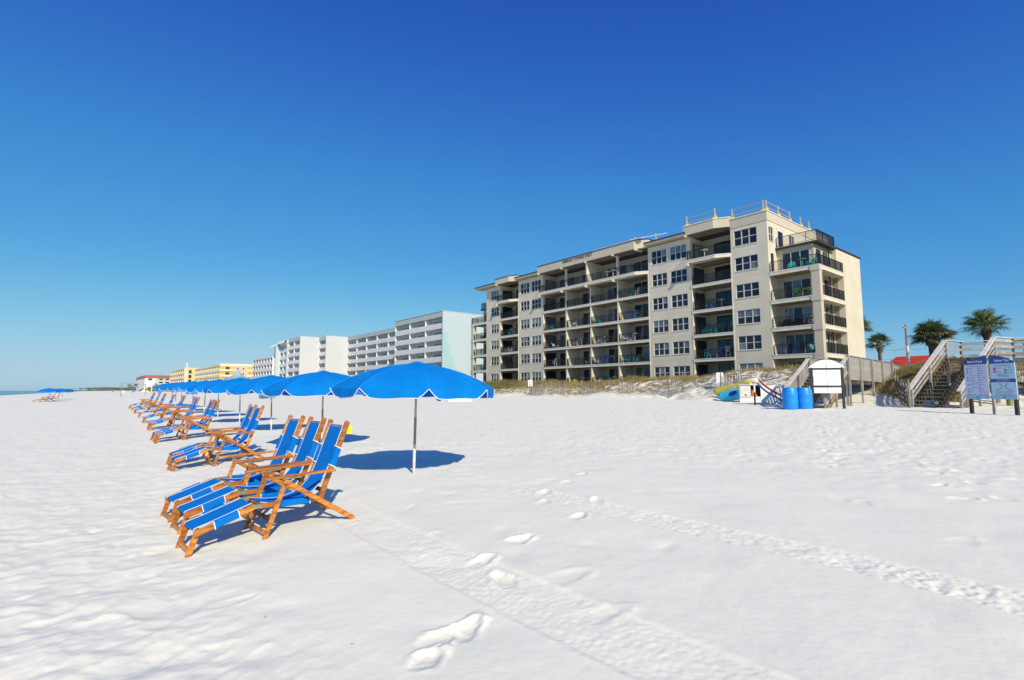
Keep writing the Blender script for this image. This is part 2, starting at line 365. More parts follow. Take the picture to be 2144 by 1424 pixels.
def build_ground():
    rad = list(np.linspace(.3, 2.2, 14)); r = 2.2
    while r < 60: r += min(r*r/1250., .013*r); rad.append(r)
    while r < 9000: r *= 1.036; rad.append(r)
    rad = np.array(rad)
    front = np.arange(-64, 64.01, .155); back = np.arange(68, 292.1, 4.)
    ang = np.radians(np.concatenate([front, back])); na, nr = len(ang), len(rad)
    A, R = np.meshgrid(ang, rad, indexing='ij')
    X = R*np.sin(A); Y = R*np.cos(A); S = X*D1[0]+Y*D1[1]; W = X*D2[0]+Y*D2[1]
    Z = terrain(S, W)
    nearf = sstep(120, 60, R)
    rough = np.clip(sstep(1.7, .3, W - .35*fbm(N1, S*.5, W*.5)) + sstep(7.0, 12, R)*1.0, .0, 1)
    beach = sstep(40, 32, W)
    Z += nearf*beach*(.016*fbm(N1, X*.55, Y*.55, 2) + rough*(.019*fbm(N2, X*2.9, Y*2.9, 2) - .025*np.abs(fbm(N3, X*4.9+.6*Y, Y*4.6, 2)) + .010*fbm(N1, X*11, Y*11, 2)) + (1-rough)*(.013*fbm(N4, X*1.5, Y*1.5, 2) + .003*fbm(N1, X*8, Y*8, 2)))
    Z += beach*sstep(400, 100, R)*sstep(20, 60, R)*.05*fbm(N3, X*.35, Y*.35, 2)
    Z += sample(gA, A0x, A0y, Ar, X, Y) + sample(gB, B0x, B0y, Br, X, Y)
    # dune face: hummocks and little cliffs
    dm = sstep(33, 38, W)*sstep(54, 49, W)
    Z += dm*(.55*fbm(N1, X*.22, Y*.22, 3) + .30*fbm(N2, X*.9, Y*.9, 3))*sstep(260, 120, R)
    Z += dm*sstep(110, 60, R)*.14*np.abs(fbm(N4, X*2.4, Y*2.4, 2))
    Z += sstep(90, 300, W)*1.2
    me = bpy.data.meshes.new('beach_sand')
    nv = na*nr + 1
    co = np.empty((nv, 3), np.float32); co[:-1, 0] = X.ravel(); co[:-1, 1] = Y.ravel(); co[:-1, 2] = Z.ravel(); co[-1] = (0, 0, 0)
    I, J = np.meshgrid(np.arange(na), np.arange(nr-1), indexing='ij'); I2 = (I+1) % na
    q = np.stack([I*nr+J, I*nr+J+1, I2*nr+J+1, I2*nr+J], -1).reshape(-1, 4)
    tri = np.stack([np.full(na, nv-1), np.arange(na)*nr, ((np.arange(na)+1) % na)*nr], -1)
    loops = np.concatenate([q.ravel(), tri.ravel()]).astype(np.int32)
    starts = np.concatenate([np.arange(len(q))*4, len(q)*4+np.arange(na)*3]).astype(np.int32)
    tot = np.concatenate([np.full(len(q), 4), np.full(na, 3)]).astype(np.int32)
    me.vertices.add(nv); me.vertices.foreach_set('co', co.ravel())
    me.loops.add(len(loops)); me.loops.foreach_set('vertex_index', loops)
    me.polygons.add(len(starts)); me.polygons.foreach_set('loop_start', starts); me.polygons.foreach_set('loop_total', tot)
    me.polygons.foreach_set('use_smooth', np.ones(len(starts), bool))
    me.update(calc_edges=True)
    # material: white quartz sand, dry litter on the dune, scrub inland
    m = bpy.data.materials.new('white_sand'); m.use_nodes = True; n, l = m.node_tree.nodes, m.node_tree.links
    b = n['Principled BSDF']; b.inputs['Roughness'].default_value = .95; b.inputs['Specular IOR Level'].default_value = .15
    tc = n.new('ShaderNodeTexCoord')
    def noise(sc, det=4., rough_=.5):
        t = n.new('ShaderNodeTexNoise'); t.inputs['Scale'].default_value = sc; t.inputs['Detail'].default_value = det; t.inputs['Roughness'].default_value = rough_
        l.new(tc.outputs['Object'], t.inputs['Vector']); return t.outputs[0]
    def rng(o, a, b_, c=0., d=1.):
        r_ = n.new('ShaderNodeMapRange'); l.new(o, r_.inputs[0]); r_.inputs[1].default_value = a; r_.inputs[2].default_value = b_; r_.inputs[3].default_value = c; r_.inputs[4].default_value = d; return r_.outputs[0]
    def mixc(f, c1, c2):
        x = n.new('ShaderNodeMix'); x.data_type = 'RGBA'; l.new(f, x.inputs[0])
        for k, c in ((6, c1), (7, c2)):
            if isinstance(c, tuple): x.inputs[k].default_value = (*c, 1)
            else: l.new(c, x.inputs[k])
        return x.outputs[2]
    def math_(op, a, b_):
        x = n.new('ShaderNodeMath'); x.operation = op
        for k, c in ((0, a), (1, b_)):
            if isinstance(c, (int, float)): x.inputs[k].default_value = c
            else: l.new(c, x.inputs[k])
        return x.outputs[0]
    base = mixc(rng(noise(1.3, 5), .35, .65), (.835, .828, .715), (.80, .793, .685))
    base = mixc(rng(noise(160, 2), .62, .80, 0, .35), base, (.56, .545, .49))
    # inland coordinate from position
    vm = n.new('ShaderNodeVectorMath'); vm.operation = 'DOT_PRODUCT'; l.new(tc.outputs['Object'], vm.inputs[0]); vm.inputs[1].default_value = (D2[0], D2[1], 0)
    inl = vm.outputs['Value']
    dune = rng(inl, 35, 41)
    litter = math_('MULTIPLY', dune, rng(math_('ADD', noise(1.6, 6, .65), math_('MULTIPLY', noise(7, 4, .6), .35)), .60, .74))
    base = mixc(litter, base, (.23, .175, .105))
    base = mixc(rng(inl, 46.5, 49), base, mixc(rng(noise(2.5, 5), .4, .6), (.20, .16, .07), (.11, .12, .045)))
    wet = rng(inl, -24, -30); base = mixc(wet, base, (.42, .38, .32))
    l.new(base, b.inputs['Base Color'])
    bu = n.new('ShaderNodeBump'); bu.inputs['Distance'].default_value = .0032; l.new(noise(22, 5, .6), bu.inputs['Height'])
    bu2 = n.new('ShaderNodeBump'); bu2.inputs['Distance'].default_value = .0016; l.new(noise(230, 3, .6), bu2.inputs['Height']); l.new(bu.outputs[0], bu2.inputs['Normal'])
    l.new(bu2.outputs[0], b.inputs['Normal'])
    me.materials.append(m)
    return obj('beach_sand', me, kind='structure')
build_ground()

# sea
sea = MB(); ring = [0.] + [30*1.35**k for k in range(24)]
def build_sea():
    m = bpy.data.materials.new('sea_water'); m.use_nodes = True; n, l = m.node_tree.nodes, m.node_tree.links
    b = n['Principled BSDF']; b.inputs['Roughness'].default_value = .18; b.inputs['Base Color'].default_value = (.012, .16, .17, 1); b.inputs['IOR'].default_value = 1.33
    tc = n.new('ShaderNodeTexCoord'); t = n.new('ShaderNodeTexNoise'); t.inputs['Scale'].default_value = .35; t.inputs['Detail'].default_value = 6; l.new(tc.outputs['Object'], t.inputs['Vector'])
    bu = n.new('ShaderNodeBump'); bu.inputs['Distance'].default_value = .7; l.new(t.outputs[0], bu.inputs['Height']); l.new(bu.outputs[0], b.inputs['Normal'])
    t2 = n.new('ShaderNodeTexNoise'); t2.inputs['Scale'].default_value = .012; l.new(tc.outputs['Object'], t2.inputs['Vector'])
    mx = n.new('ShaderNodeMix'); mx.data_type = 'RGBA'; l.new(t2.outputs[0], mx.inputs[0]); mx.inputs[6].default_value = (.014, .16, .17, 1); mx.inputs[7].default_value = (.03, .30, .28, 1)
    l.new(mx.outputs[2], b.inputs['Base Color'])
    q = MB()
    pts = []
    for a in np.radians(np.linspace(-180, 180, 61)):
        pts.append((16000*math.sin(a), 16000*math.cos(a)))
    q.prism(pts[:-1], -2.3, -1.55)
    q.build('sea_water', m, kind='structure')
build_sea()
# far wooded point on the horizon
pt = MB(); xs = np.linspace(0, 1, 60)
def far_point():
    top = []; prs = np.random.RandomState(3)
    for i in range(60):
        s_ = 2400 - 900*i/59; w_ = -80 + 210*i/59
        top.append((*XY(s_, w_), 5.5 + 5.*min(1, i/20) + prs.uniform(-1.2, 1.2)))
    vs = []; n = len(top)
    for x, y, z in top: vs += [(x, y, -1), (x, y, z), (x+25*D1[0]+30*D2[0], y+25*D1[1]+30*D2[1], z*.8), (x+60*D1[0]+60*D2[0], y+60*D1[1]+60*D2[1], -1)]
    fs = []
    for i in range(n-1):
        for k in range(3): fs.append((4*i+k, 4*i+k+1, 4*i+5+k, 4*i+4+k))
    pt.add(vs, fs); pt.build('wooded_point', mat('far_woods', (.10, .12, .09), .95, (.16, .15, .12), .02), kind='structure')
far_point()

# ------------------------------------------------------------------ the tall beige condominium
C0 = (27.2725, 54.0)
FL = [2.35, 5.2, 8.05, 10.95, 14.0, 16.95]; TOPW = 19.95
BS = thing('condominium_building', 'six-storey beige condominium with stepped balcony bays and dark railings behind the dune', 'apartment building', (C0[0], C0[1], 0), ROT)
def bx(q, s0, s1, w0, w1, z0, z1): return q.box(-s1, -s0, w0, w1, z0, z1)
def wall_holes(q, s0, s1, z0, z1, w, th, holes, axis='s', other=0.):
    """a wall in the facade (axis s) or the end wall (axis w, at s = other) with real openings"""
    S = sorted({s0, s1} | {h[0] for h in holes} | {h[1] for h in holes}); Zs = sorted({z0, z1} | {h[2] for h in holes} | {h[3] for h in holes})
    for k in range(len(Zs)-1):
        zm = (Zs[k]+Zs[k+1])/2; run = None
        for i in range(len(S)-1):
            sm = (S[i]+S[i+1])/2
            hole = any(h[0] < sm < h[1] and h[2] < zm < h[3] for h in holes)
            if hole:
                if run is not None: emit(q, run, S[i], Zs[k], Zs[k+1], w, th, axis, other); run = None
            elif run is None: run = S[i]
        if run is not None: emit(q, run, S[-1], Zs[k], Zs[k+1], w, th, axis, other)
def emit(q, a, b, z0, z1, w, th, axis, other):
    if axis == 's': bx(q, a, b, w, w+th, z0, z1)
    else: bx(q, other, other+th, a, b, z0, z1)
WIN_CACHE = {}
def window(parent, s0, s1, z0, z1, w, nx=3, nz=2, axis='s', other=0., rs=random):
    """frame with a pane per light; panes are sub-parts"""
    W_, H_ = round(s1-s0, 2), round(z1-z0, 2); key = (W_, H_, nx, nz)
    if key not in WIN_CACHE:
        f = MB(); t = .055
        f.box(-t, W_+t, .06, .14, -t, .04); f.box(-t, W_+t, .06, .14, H_-.04, H_+t*.5); f.box(-t, .04, .06, .14, -t, H_); f.box(W_-.04, W_+t, .06, .14, -t, H_)
        for i in range(1, nx): f.box(W_*i/nx-.05, W_*i/nx+.05, .05, .14, .04, H_-.04)
        for k in range(1, nz): f.box(.04, W_-.04, .07, .145, H_*k/nz-.035, H_*k/nz+.035)
        f.box(-.08, W_+.08, -.04, .10, -.11, -.056)
        fm = f.mesh('window_frame', M_frame)
        pw, ph = W_/nx-.1, H_/nz-.07
        pm = [MB().box(0, pw, .10, .115, 0, ph).mesh('pane', g) for g in (M_glass, M_glass2)]
        WIN_CACHE[key] = (fm, pm)
    fm, pm = WIN_CACHE[key]
    if axis == 's': o = obj('window', fm, parent, (-s1, w, z0))
    else: o = obj('window', fm, parent, (-other, w, z0), rz=math.pi/2)
    cur = rs.random()
    for i in range(nx):
        for k in range(nz):
            g = 1 if (cur < .5 and k == nz-1 and rs.random() < .8) or rs.random() < .06 else 0
            obj('pane', pm[g], o, (W_*i/nx+.05, 0, H_*k/nz+.04))
    return o
def glass_door(parent, s0, s1, z0, h, w, n=2, axis='s', other=0., light=0.):
    W_ = round(s1-s0, 2); key = ('d', W_, h, n)
    if key not in WIN_CACHE:
        f = MB(); t = .05
        f.box(-t, W_+t, -.04, .04, h, h+t)
        for i in range(n+1): f.box(W_*i/n-.035, W_*i/n+.035, -.045, .04, 0, h)
        WIN_CACHE[key] = (f.mesh('sliding_door_frame', M_frame if n > 2 else M_dark), [MB().box(0, W_/n-.07, -.012, .01, .04, h-.01).mesh('pane', g) for g in (M_glass, M_glass2)])
    fm, pm = WIN_CACHE[key]
    if axis == 's': o = obj('sliding_door', fm, parent, (-s1, w, z0))
    else: o = obj('sliding_door', fm, parent, (-other, w, z0), rz=math.pi/2)
    for i in range(n): obj('pane', pm[1 if random.random() < light else 0], o, (W_*i/n+.035, 0, 0))
    return o
def railing(parent, pts, z, h=1.05, name='balcony_railing'):
    """pts: (s, w) path"""
    q = MB()
    for (a, b) in zip(pts[:-1], pts[1:]):
        A = Vector((-a[0], a[1], 0)); B = Vector((-b[0], b[1], 0)); L = (B-A).length; n = max(2, int(L/.105))
        q.beam(A+Vector((0,0,z+h)), B+Vector((0,0,z+h)), .06, .045); q.beam(A+Vector((0,0,z+.10)), B+Vector((0,0,z+.10)), .035, .035)
        for i in range(n+1):
            p = A.lerp(B, i/n); r = .028 if (i % 14 == 0 or i == n) else .0115
            q.box(p.x-r, p.x+r, p.y-r, p.y+r, z+(.0 if r > .02 else .11), z+h-.02)
    return q.build(name, M_dark, parent)

# sections: (s0, s1)
holes_win = []
def solid_section(s0, s1, ztop, wins, tall_top=True):
    hs_ = []
    for (a, b) in wins:
        for i, z in enumerate(FL):
            z0, z1 = (z+.72, z+2.24) if i < 5 else (z+.62, z+2.36)
            if i == 0: z0, z1 = z+.55, z+2.1
            hs_.append((a, b, z0, z1))
    walls = MB(); wall_holes(walls, s0, s1, 1.2, ztop, 0, .25, hs_); walls.build('facade_wall', M_stucco, BS)
    for h in hs_: holes_win.append(h)
solid_section(0, 4.1, 19.72, [(1.15, 3.7)])
solid_section(9.2, 15.3, TOPW, [(9.75, 12.0), (12.55, 14.75)])
solid_section(35.5, 41.6, TOPW, [(36.0, 38.25), (38.8, 41.05)])
solid_section(46.6, 50.7, TOPW, [(47.05, 49.3)])
for (a, b, z0, z1) in holes_win: window(BS, a, b, z0, z1, 0)
# control joints: shallow grooves read as thin darker lines between storeys
for s0, s1 in ((0, 4.1), (9.2, 15.3), (35.5, 41.6), (46.6, 50.7)):
    for z in FL[1:]: jn = MB(); bx(jn, s0+.01, s1-.01, -.004, .01, z-.02, z+.005); jn.build('wall_joint', M_stucco2, BS)
# side cheeks, end walls, body
q = MB()
for s_, d in ((4.1, 2.6), (9.2, 2.6), (15.3, 2.6), (35.5, 2.6), (41.6, 2.6), (46.6, 2.6)):
    a, b = (s_-.2, s_) if s_ in (4.1, 15.3, 41.6) and False else (s_-.1, s_+.1)
for (b0, b1) in ((4.1, 9.2), (15.3, 35.5), (41.6, 46.6)):
    bx(q, b0-.22, b0-.003, .25, 2.6, 1.2, TOPW); bx(q, b1+.003, b1+.22, .25, 2.6, 1.2, TOPW)
q.build('recess_side_wall', M_stucco, BS)
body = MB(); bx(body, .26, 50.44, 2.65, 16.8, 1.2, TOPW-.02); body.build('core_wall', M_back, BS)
# right end wall (s = 0) with openings on the top storeys
ew = MB(); eh = [(.35, 1.4, 17.55, 19.1), (2.5, 3.75, 16.98, 19.0), (5.3, 6.7, 17.6, 19.05)]
wall_holes(ew, .252, 16.8, 1.2, 19.72, 0, .25, eh + [(.55, 1.25, 14.1, 16.2)], axis='w', other=0.)
ew.build('end_wall', M_stucco, BS)
window(BS, .35, 1.4, 17.55, 19.1, .35, 2, 2, 'w', 0.); BS_w = window(BS, 5.3, 6.7, 17.6, 19.05, 5.3, 2, 1, 'w', 0.)
glass_door(BS, 2.5, 3.75, 16.98, 2.0, 2.5, 2, 'w', .08); glass_door(BS, .55, 1.25, 14.1, 2.05, .55, 1, 'w', .08)
lw = MB(); bx(lw, 50.45, 50.7, .25, 16.8, 1.2, TOPW); lw.build('end_wall', M_stucco, BS)
# parapet band round the right corner tower, and white coping
pb = MB(); bx(pb, -.05, 4.1, -.05, 3.0, 19.72, 20.73); bx(pb, -.05, 2.2, 3.0, 16.9, 19.72, 20.73); pb.build('parapet_band', M_stucco2, BS)
cp = MB(); bx(cp, -.12, 4.14, -.12, .35, 20.73, 20.82); bx(cp, -.12, .35, .35, 16.9, 20.73, 20.82); cp.build('coping', M_trim, BS)

# recessed balcony bays
bays = [(4.1, 9.2), (15.3, 20.4), (20.4, 25.4), (25.4, 30.35), (30.35, 35.5), (41.6, 46.6)]
def traps(s0, s1, d): return [(-s0, 0), (-(s0+1.5), -d), (-s1, -d), (-s1, 0)]
for (g0, g1) in ((4.1, 9.2), (15.3, 35.5), (41.6, 46.6)):
    for i, z in enumerate(FL):
        if i == 0: continue
        if i < 5:
            sl = MB(); bx(sl, g0+.003, g1-.003, -.06, 2.6, z-.36, z-.07); sl.build('balcony_slab', M_slab, BS)
            un = MB(); bx(un, g0+.24, g1-.24, .12, 2.58, z-.372, z-.362); un.build('balcony_ceiling', M_under, BS)  # thin plate added to hold the ceiling's painted shade
            ed = MB(); bx(ed, g0+.003, g1-.003, -.09, 2.6, z-.069, z); ed.build('slab_edge_trim', M_trim, BS)
        else:
            P_ = [(-(g0+.003), 2.6), (-(g0+.003), -.02), (-(g0+1.5), -.9), (-(g1-.003), -.9), (-(g1-.003), 2.6)]
            MB().prism(P_, z-.40, z-.09).build('balcony_slab', M_slab, BS)
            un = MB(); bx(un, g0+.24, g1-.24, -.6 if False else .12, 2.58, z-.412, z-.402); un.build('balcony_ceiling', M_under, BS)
            P2 = [(-(g0+.003), 2.6), (-(g0+.003), -.06), (-(g0+1.5), -.94), (-(g1-.003), -.94), (-(g1-.003), 2.6)]
            MB().prism(P2, z-.089, z).build('slab_edge_trim', M_trim, BS)
            for s_ in ([g1-.15] if g1-g0 < 6 else [g1-.15, 30.35, 25.4, 20.4]):
                bk = MB(); bx(bk, s_-.13, s_+.13, -1.06, .0, z-.72, z-.41); bk.build('slab_bracket', M_slab, BS)
    # top fascia
    ft = 21.05 if g0 < 10 else (21.12 if g0 < 20 else 20.95)
    Pf = [(-(g0+.003), 2.7), (-(g0+.003), -.06), (-(g0+1.5), -.95), (-(g1+.25), -.95), (-(g1+.25), 2.7)]
    MB().prism(Pf, 20.0, ft).build('roof_fascia', M_stucco2, BS)
    Ps = [(-(g0+.1), 2.6), (-(g0+.1), .0), (-(g0+1.55), -.8), (-(g1-.1), -.8), (-(g1-.1), 2.6)]
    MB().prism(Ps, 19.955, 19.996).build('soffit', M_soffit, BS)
    Pc = [(-(g0-.05), 2.4), (-(g0-.05), -.12), (-(g0+1.48), -1.02), (-(g1+.3), -1.02), (-(g1+.3), 2.4)]
    MB().prism(Pc, ft+.002, ft+.09).build('roof_edge', M_trim if g0 < 10 else M_roof, BS)
    for s_ in ([g1] if g1-g0 < 6 else [g1, 30.35, 25.4, 20.4, 16.6]):
        bk = MB(); bx(bk, s_-.13, s_+.13, -1.05, .5, 19.78, 19.998); bk.build('fascia_bracket', M_slab, BS)
cw = MB()
bx(cw, 15.4, 24.0, -1.03, -.6, 21.212, 21.27); cw.build('white_roof_flashing', M_wpaint, BS)
for (s0, s1) in ((9.2, 15.3), (35.75, 41.6), (46.85, 53.3)):      # plain eaves with a thin dark edge
    e = MB(); bx(e, s0+.003, s1-.05, -.95, 1.0, 20.08, 20.30); e.build('eave', M_stucco2, BS)
    e = MB(); bx(e, s0+.003, s1-.05, -1.02, 1.0, 20.302, 20.45); e.build('roof_edge', M_roof, BS)
rf = MB(); bx(rf, 2.2, 50.7, 1.0, 17.2, TOPW, 20.34); rf.build('roof', M_roof, BS)
# walls behind balconies, dividers, doors, railings
SIDEGLASS = {9.2, 35.5, 46.6}
for bi_, (a, b) in enumerate(bays):
    if a in (15.3, 20.4, 25.4) :
        s_ = b
        dv = MB(); bx(dv, s_-.11, s_+.11, .0, 2.6, 1.2, FL[5]-.42)
        dv.build('dividing_wall', M_stucco, BS)
        if s_ == 25.4: d2_ = MB(); bx(d2_, s_-.11, s_+.11, -.75, 2.6, FL[5]+.003, 19.997); d2_.build('dividing_wall', M_stucco, BS)
        else: d2_ = MB(); bx(d2_, s_-.14, s_+.14, -.0, .28, FL[5]+.003, 19.997); d2_.build('column', M_slab, BS)
    for i, z in enumerate(FL):
        dw = {0: (a+.9, a+3.4), 1: (a+.5, a+4.3), 2: (a+.4, a+3.95), 3: (a+.4, a+3.9), 4: (a+.5, a+4.0), 5: (a+.6, a+3.6)}[bi_]
        glass_door(BS, dw[0], dw[1], z+.02, 2.22, 2.60, 2 if dw[1]-dw[0] < 3.2 else 3, light=.12 if i else .3)
        if b in SIDEGLASS: glass_door(BS, .45, 2.35, z+.02, 2.15, .45, 1, 'w', b-.24, light=.5 if b == 35.5 else .2)
        zz = z+.003
        if i < 5: railing(BS, [(a+.13, .02), (b-.13, .02)], zz)
for (g0, g1) in ((4.1, 9.2), (15.3, 35.5), (41.6, 46.6)):
    railing(BS, [(g0+.2, .0), (g0+1.52, -.84), (g1-.06, -.84), (g1-.06, .0)], FL[5]+.003)
    # white corner jambs on the frontage of the balcony stacks
    jb = MB(); bx(jb, g0-.02, g0+.1, -.03, .1, 1.2, FL[5]-.42); bx(jb, g1-.1, g1+.02, -.03, .1, 1.2, FL[5]-.42); jb.build('jamb', M_slab, BS)

# corner wings with wrap-round balconies
def wing(sg, s_base):
    def fx(s): return s_base + sg*s      # s measured outwards from the end wall
    def wb(q, s0, s1, w0, w1, z0, z1): a, b = sorted((fx(s0), fx(s1))); return bx(q, a, b, w0, w1, z0, z1)
    room = MB()
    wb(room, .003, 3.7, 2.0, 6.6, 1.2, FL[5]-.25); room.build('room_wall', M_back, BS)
    blk = MB(); wb(blk, .003, 4.2, 6.62, 13.8, 1.2, FL[5]-.1); wb(blk, 3.705, 4.78, 6.62, 6.95, 1.2, FL[4]+.0); blk.build('stair_block_wall', M_stucco, BS)
    be = MB(); wb(be, .003, 4.32, 6.5, 13.95, FL[5]-.098, FL[5]+.02); be.build('roof_edge', M_roof, BS)
    rt = MB(); wb(rt, .003, 4.3, 1.65, 6.48, FL[5]-.25, FL[5]-.07); rt.build('roof_edge', M_roof, BS)
    td = MB(); wb(td, .003, 4.2, 1.72, 6.48, FL[5]-.069, FL[5]-.01); td.build('terrace_floor', M_conc, BS)
    for i in range(1, 5):
        z = FL[i]
        sl = MB(); wb(sl, .003, 4.85, -.02, 6.6, z-.42, z-.08); sl.build('balcony_slab', M_slab, BS)
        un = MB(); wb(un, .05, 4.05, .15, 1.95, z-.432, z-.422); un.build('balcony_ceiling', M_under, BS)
        ed = MB(); wb(ed, .003, 4.88, -.05, 6.6, z-.079, z); ed.build('slab_edge_trim', M_trim, BS)
    for i in range(0, 4):
        z0 = FL[i]+.002 if i else 1.2; co = MB(); wb(co, 4.1, 4.86, -.03, .62, z0, FL[i+1]-.422); co.build('column', M_stucco2, BS)
        cb = MB(); wb(cb, 4.0, 4.9, -.08, .72, FL[i+1]-.60, FL[i+1]+.0); cb.build('column_head', M_stucco2, BS)
    for i in range(5):
        z = FL[i]
        a, b = sorted((fx(.55), fx(3.3))); glass_door(BS, a, b, z+.02, 2.1, 1.97, 3, light=.1)
        for w0 in (2.6, 4.4):
            o_ = fx(3.74); glass_door(BS, w0, w0+.9, z+.02, 2.1, w0, 1, 'w', o_, light=.4)
        if i:
            if i < 4:
                railing(BS, [(fx(.12), .06), (fx(4.05), .06)], z+.003); railing(BS, [(fx(4.78), .66), (fx(4.78), 6.5)], z+.003)
            else: railing(BS, [(fx(.12), .04), (fx(4.78), .04), (fx(4.78), 6.5)], z+.003)
    railing(BS, [(fx(.1), 1.85), (fx(4.12), 1.85)], FL[5]-.008, 1.1); railing(BS, [(fx(4.12), 1.87), (fx(4.12), 6.45)], FL[5]-.008, 1.1)
    dp = MB(); dp.tube((-fx(3.95), 5.2, 1.2), (-fx(3.95), 5.2, FL[5]-.3), .07); dp.build('downpipe', M_dark, BS)
wing(-1, 0.); wing(1, 50.7)
# building name in dark letters on the fascia
s_mid = (24.1+30.0)/2
tx = text_mesh('building_name_lettering', 'EMERALD TOWERS WEST', .62, M_roof, BS, (-s_mid, -.957, 20.76), (math.pi/2, 0, 0), .01)
tx.scale = (5.9/max(.1, tx.dimensions.x), 1, 1) if tx.dimensions.x else (1, 1, 1)
for (s_, w_, z_) in ((-.06, 2.2, 19.25), (-.06, 8.2, 19.4)):
    lb = MB(); bx(lb, s_-.02, s_+.1, w_, w_+.18, z_, z_+.28); lb.build('wall_lamp', M_trim, BS)
for s_, z_ in ((-.5, 16.35), (-3.6, 16.45)):
    lb = MB(); bx(lb, s_-.1, s_+.1, 1.9, 1.998, z_, z_+.16); lb.build('wall_lamp', M_yellow, BS)
ac = MB(); bx(ac, 24.5, 26.0, 4., 5., 20.342, 21.3); ac.build('roof_unit', M_whitewall, BS)

# temporary timber guard rails on the roof
def guard(label, pts, post_at, z, rails=(0.45, 1.05), white=False):
    g = thing('roof_guardrail', label, 'guardrail', (C0[0], C0[1], 0), ROT, 'temporary guard rails on the condominium roof')
    wm = M_wpaint if white else mat('new_timber', (.46, .33, .22), .7, (.38, .27, .18), 4)
    for (a, b) in zip(pts[:-1], pts[1:]):
        for r_ in rails:
            MB().beam((-a[0], a[1], z+r_), (-b[0], b[1], z+r_), .04, .085).build('rail', wm, g)
    for (s_, w_) in post_at:
        MB().box(-s_-.06, -s_+.06, w_-.05, w_+.05, z, z+1.2).build('post', mat('pale_post', (.62, .52, .38), .7), g)
        MB().box(-s_-.16, -s_+.16, w_-.14, w_+.14, z+.0, z+.22).build('clamp', M_yellow, g)
        MB().beam((-s_, w_+.1, z+.6), (-s_, w_+.75, z+.05), .06, .06).build('brace', M_yellow, g)
guard('timber guard rail with yellow clamps on the corner tower front roof edge', [(3.9, .2), (.15, .2)], [(3.9, .2), (.4, .2)], 20.82)
guard('timber guard rail with yellow clamps along the right end roof edge', [(.15, .35), (.15, 6.2)], [(.15, .35), (.15, 3.2), (.15, 6.1), (.15, 9.0), (.15, 11.4)], 20.82)
guard('timber guard rail on the projecting fascia left of the corner tower', [(9.1, -.7), (5.6, -.7)], [(9.1, -.7), (5.5, -.7)], 21.14, (.35, .95))
guard('white guard rail crossing above the white roof flashing in the middle', [(17.8, -.4), (12.9, .9)], [(17.1, -.2), (14.4, .5)], 20.6, (.95,), True)

# ------------------------------------------------------------------ furniture on the condominium balconies
def adirondack(m, name='balcony_chair'):
    q = MB()
    q.beam((-.28, -.3, .36), (-.28, .35, .2), .05, .1); q.beam((.28, -.3, .36), (.28, .35, .2), .05, .1)
    for i in range(5): q.box(-.28, .28, -.3+i*.11, -.21+i*.11, .37-i*.02, .39-i*.02)
    for i in range(5): q.beam((-.24+i*.12, .24, .26), (-.28+i*.14, .52, 1.05-.06*abs(i-2)), .1, .02, (0, 1, 0))
    q.box(-.40, -.27, -.35, .42, .58, .61); q.box(.27, .40, -.35, .42, .58, .61)
    for x in (-.33, .33): q.box(x-.03, x+.03, -.32, -.24, 0, .58); q.box(x-.03, x+.03, .3, .38, 0, .58)
    return q.mesh(name, m)
def bartable(m):
    q = MB(); q.lathe([(.42, .98), (.42, 1.02)], 14); q.tube((0,0,0), (0,0,.98), .05); q.box(-.28, .28, -.04, .04, 0, .05); q.box(-.04, .04, -.28, .28, 0, .05)
    return q.mesh('balcony_table', m)
def barstool(m):
    q = MB()
    for x in (-.2, .2):
        for y in (-.2, .2): q.beam((x*1.2, y*1.2, 0), (x, y, .72), .05, .05)
    q.box(-.24, .24, -.24, .24, .72, .76)
    for i in range(4): q.beam((-.18+i*.12, .2, .76), (-.19+i*.125, .3, 1.32), .09, .02, (0, 1, 0))
    q.box(-.28, -.22, -.2, .25, .98, 1.01); q.box(.22, .28, -.2, .25, .98, 1.01); q.box(-.22, .22, -.23, -.19, .3, .35)
    return q.mesh('balcony_stool', m)
def lounge(m):
    q = MB(); q.beam((0, -.7, .32), (0, .3, .32), .56, .06); q.beam((0, .3, .32), (0, .75, .82), .56, .06)
    for x in (-.25, .25):
        for y in (-.6, .25): q.box(x-.02, x+.02, y-.02, y+.02, 0, .3)
    return q.mesh('balcony_lounger', m)
FM = {}
def furn(kind, colr, s, w, fl, rz, label):
    key = (kind, colr); mm = {'teal': M_teal, 'blue': M_bluep, 'white': M_whitep, 'lime': M_lime, 'dark': M_dark, 'yellow': M_yellow}[colr]
    if key not in FM: FM[key] = {'chair': adirondack, 'table': bartable, 'stool': barstool, 'lounger': lounge}[kind](mm)
    x, y = -s, w; c, sn = math.cos(ROT), math.sin(ROT)
    o = obj('balcony_'+kind, FM[key], None, (C0[0]+x*c-y*sn, C0[1]+x*sn+y*c, FL[fl]+.004), rz=ROT+rz)
    tag(o, label, {'chair': 'chair', 'table': 'table', 'stool': 'bar chair', 'lounger': 'lounge chair'}[kind], 'furniture on the condominium balconies')
ON = ['ground', 'second', 'third', 'fourth', 'fifth', 'sixth']
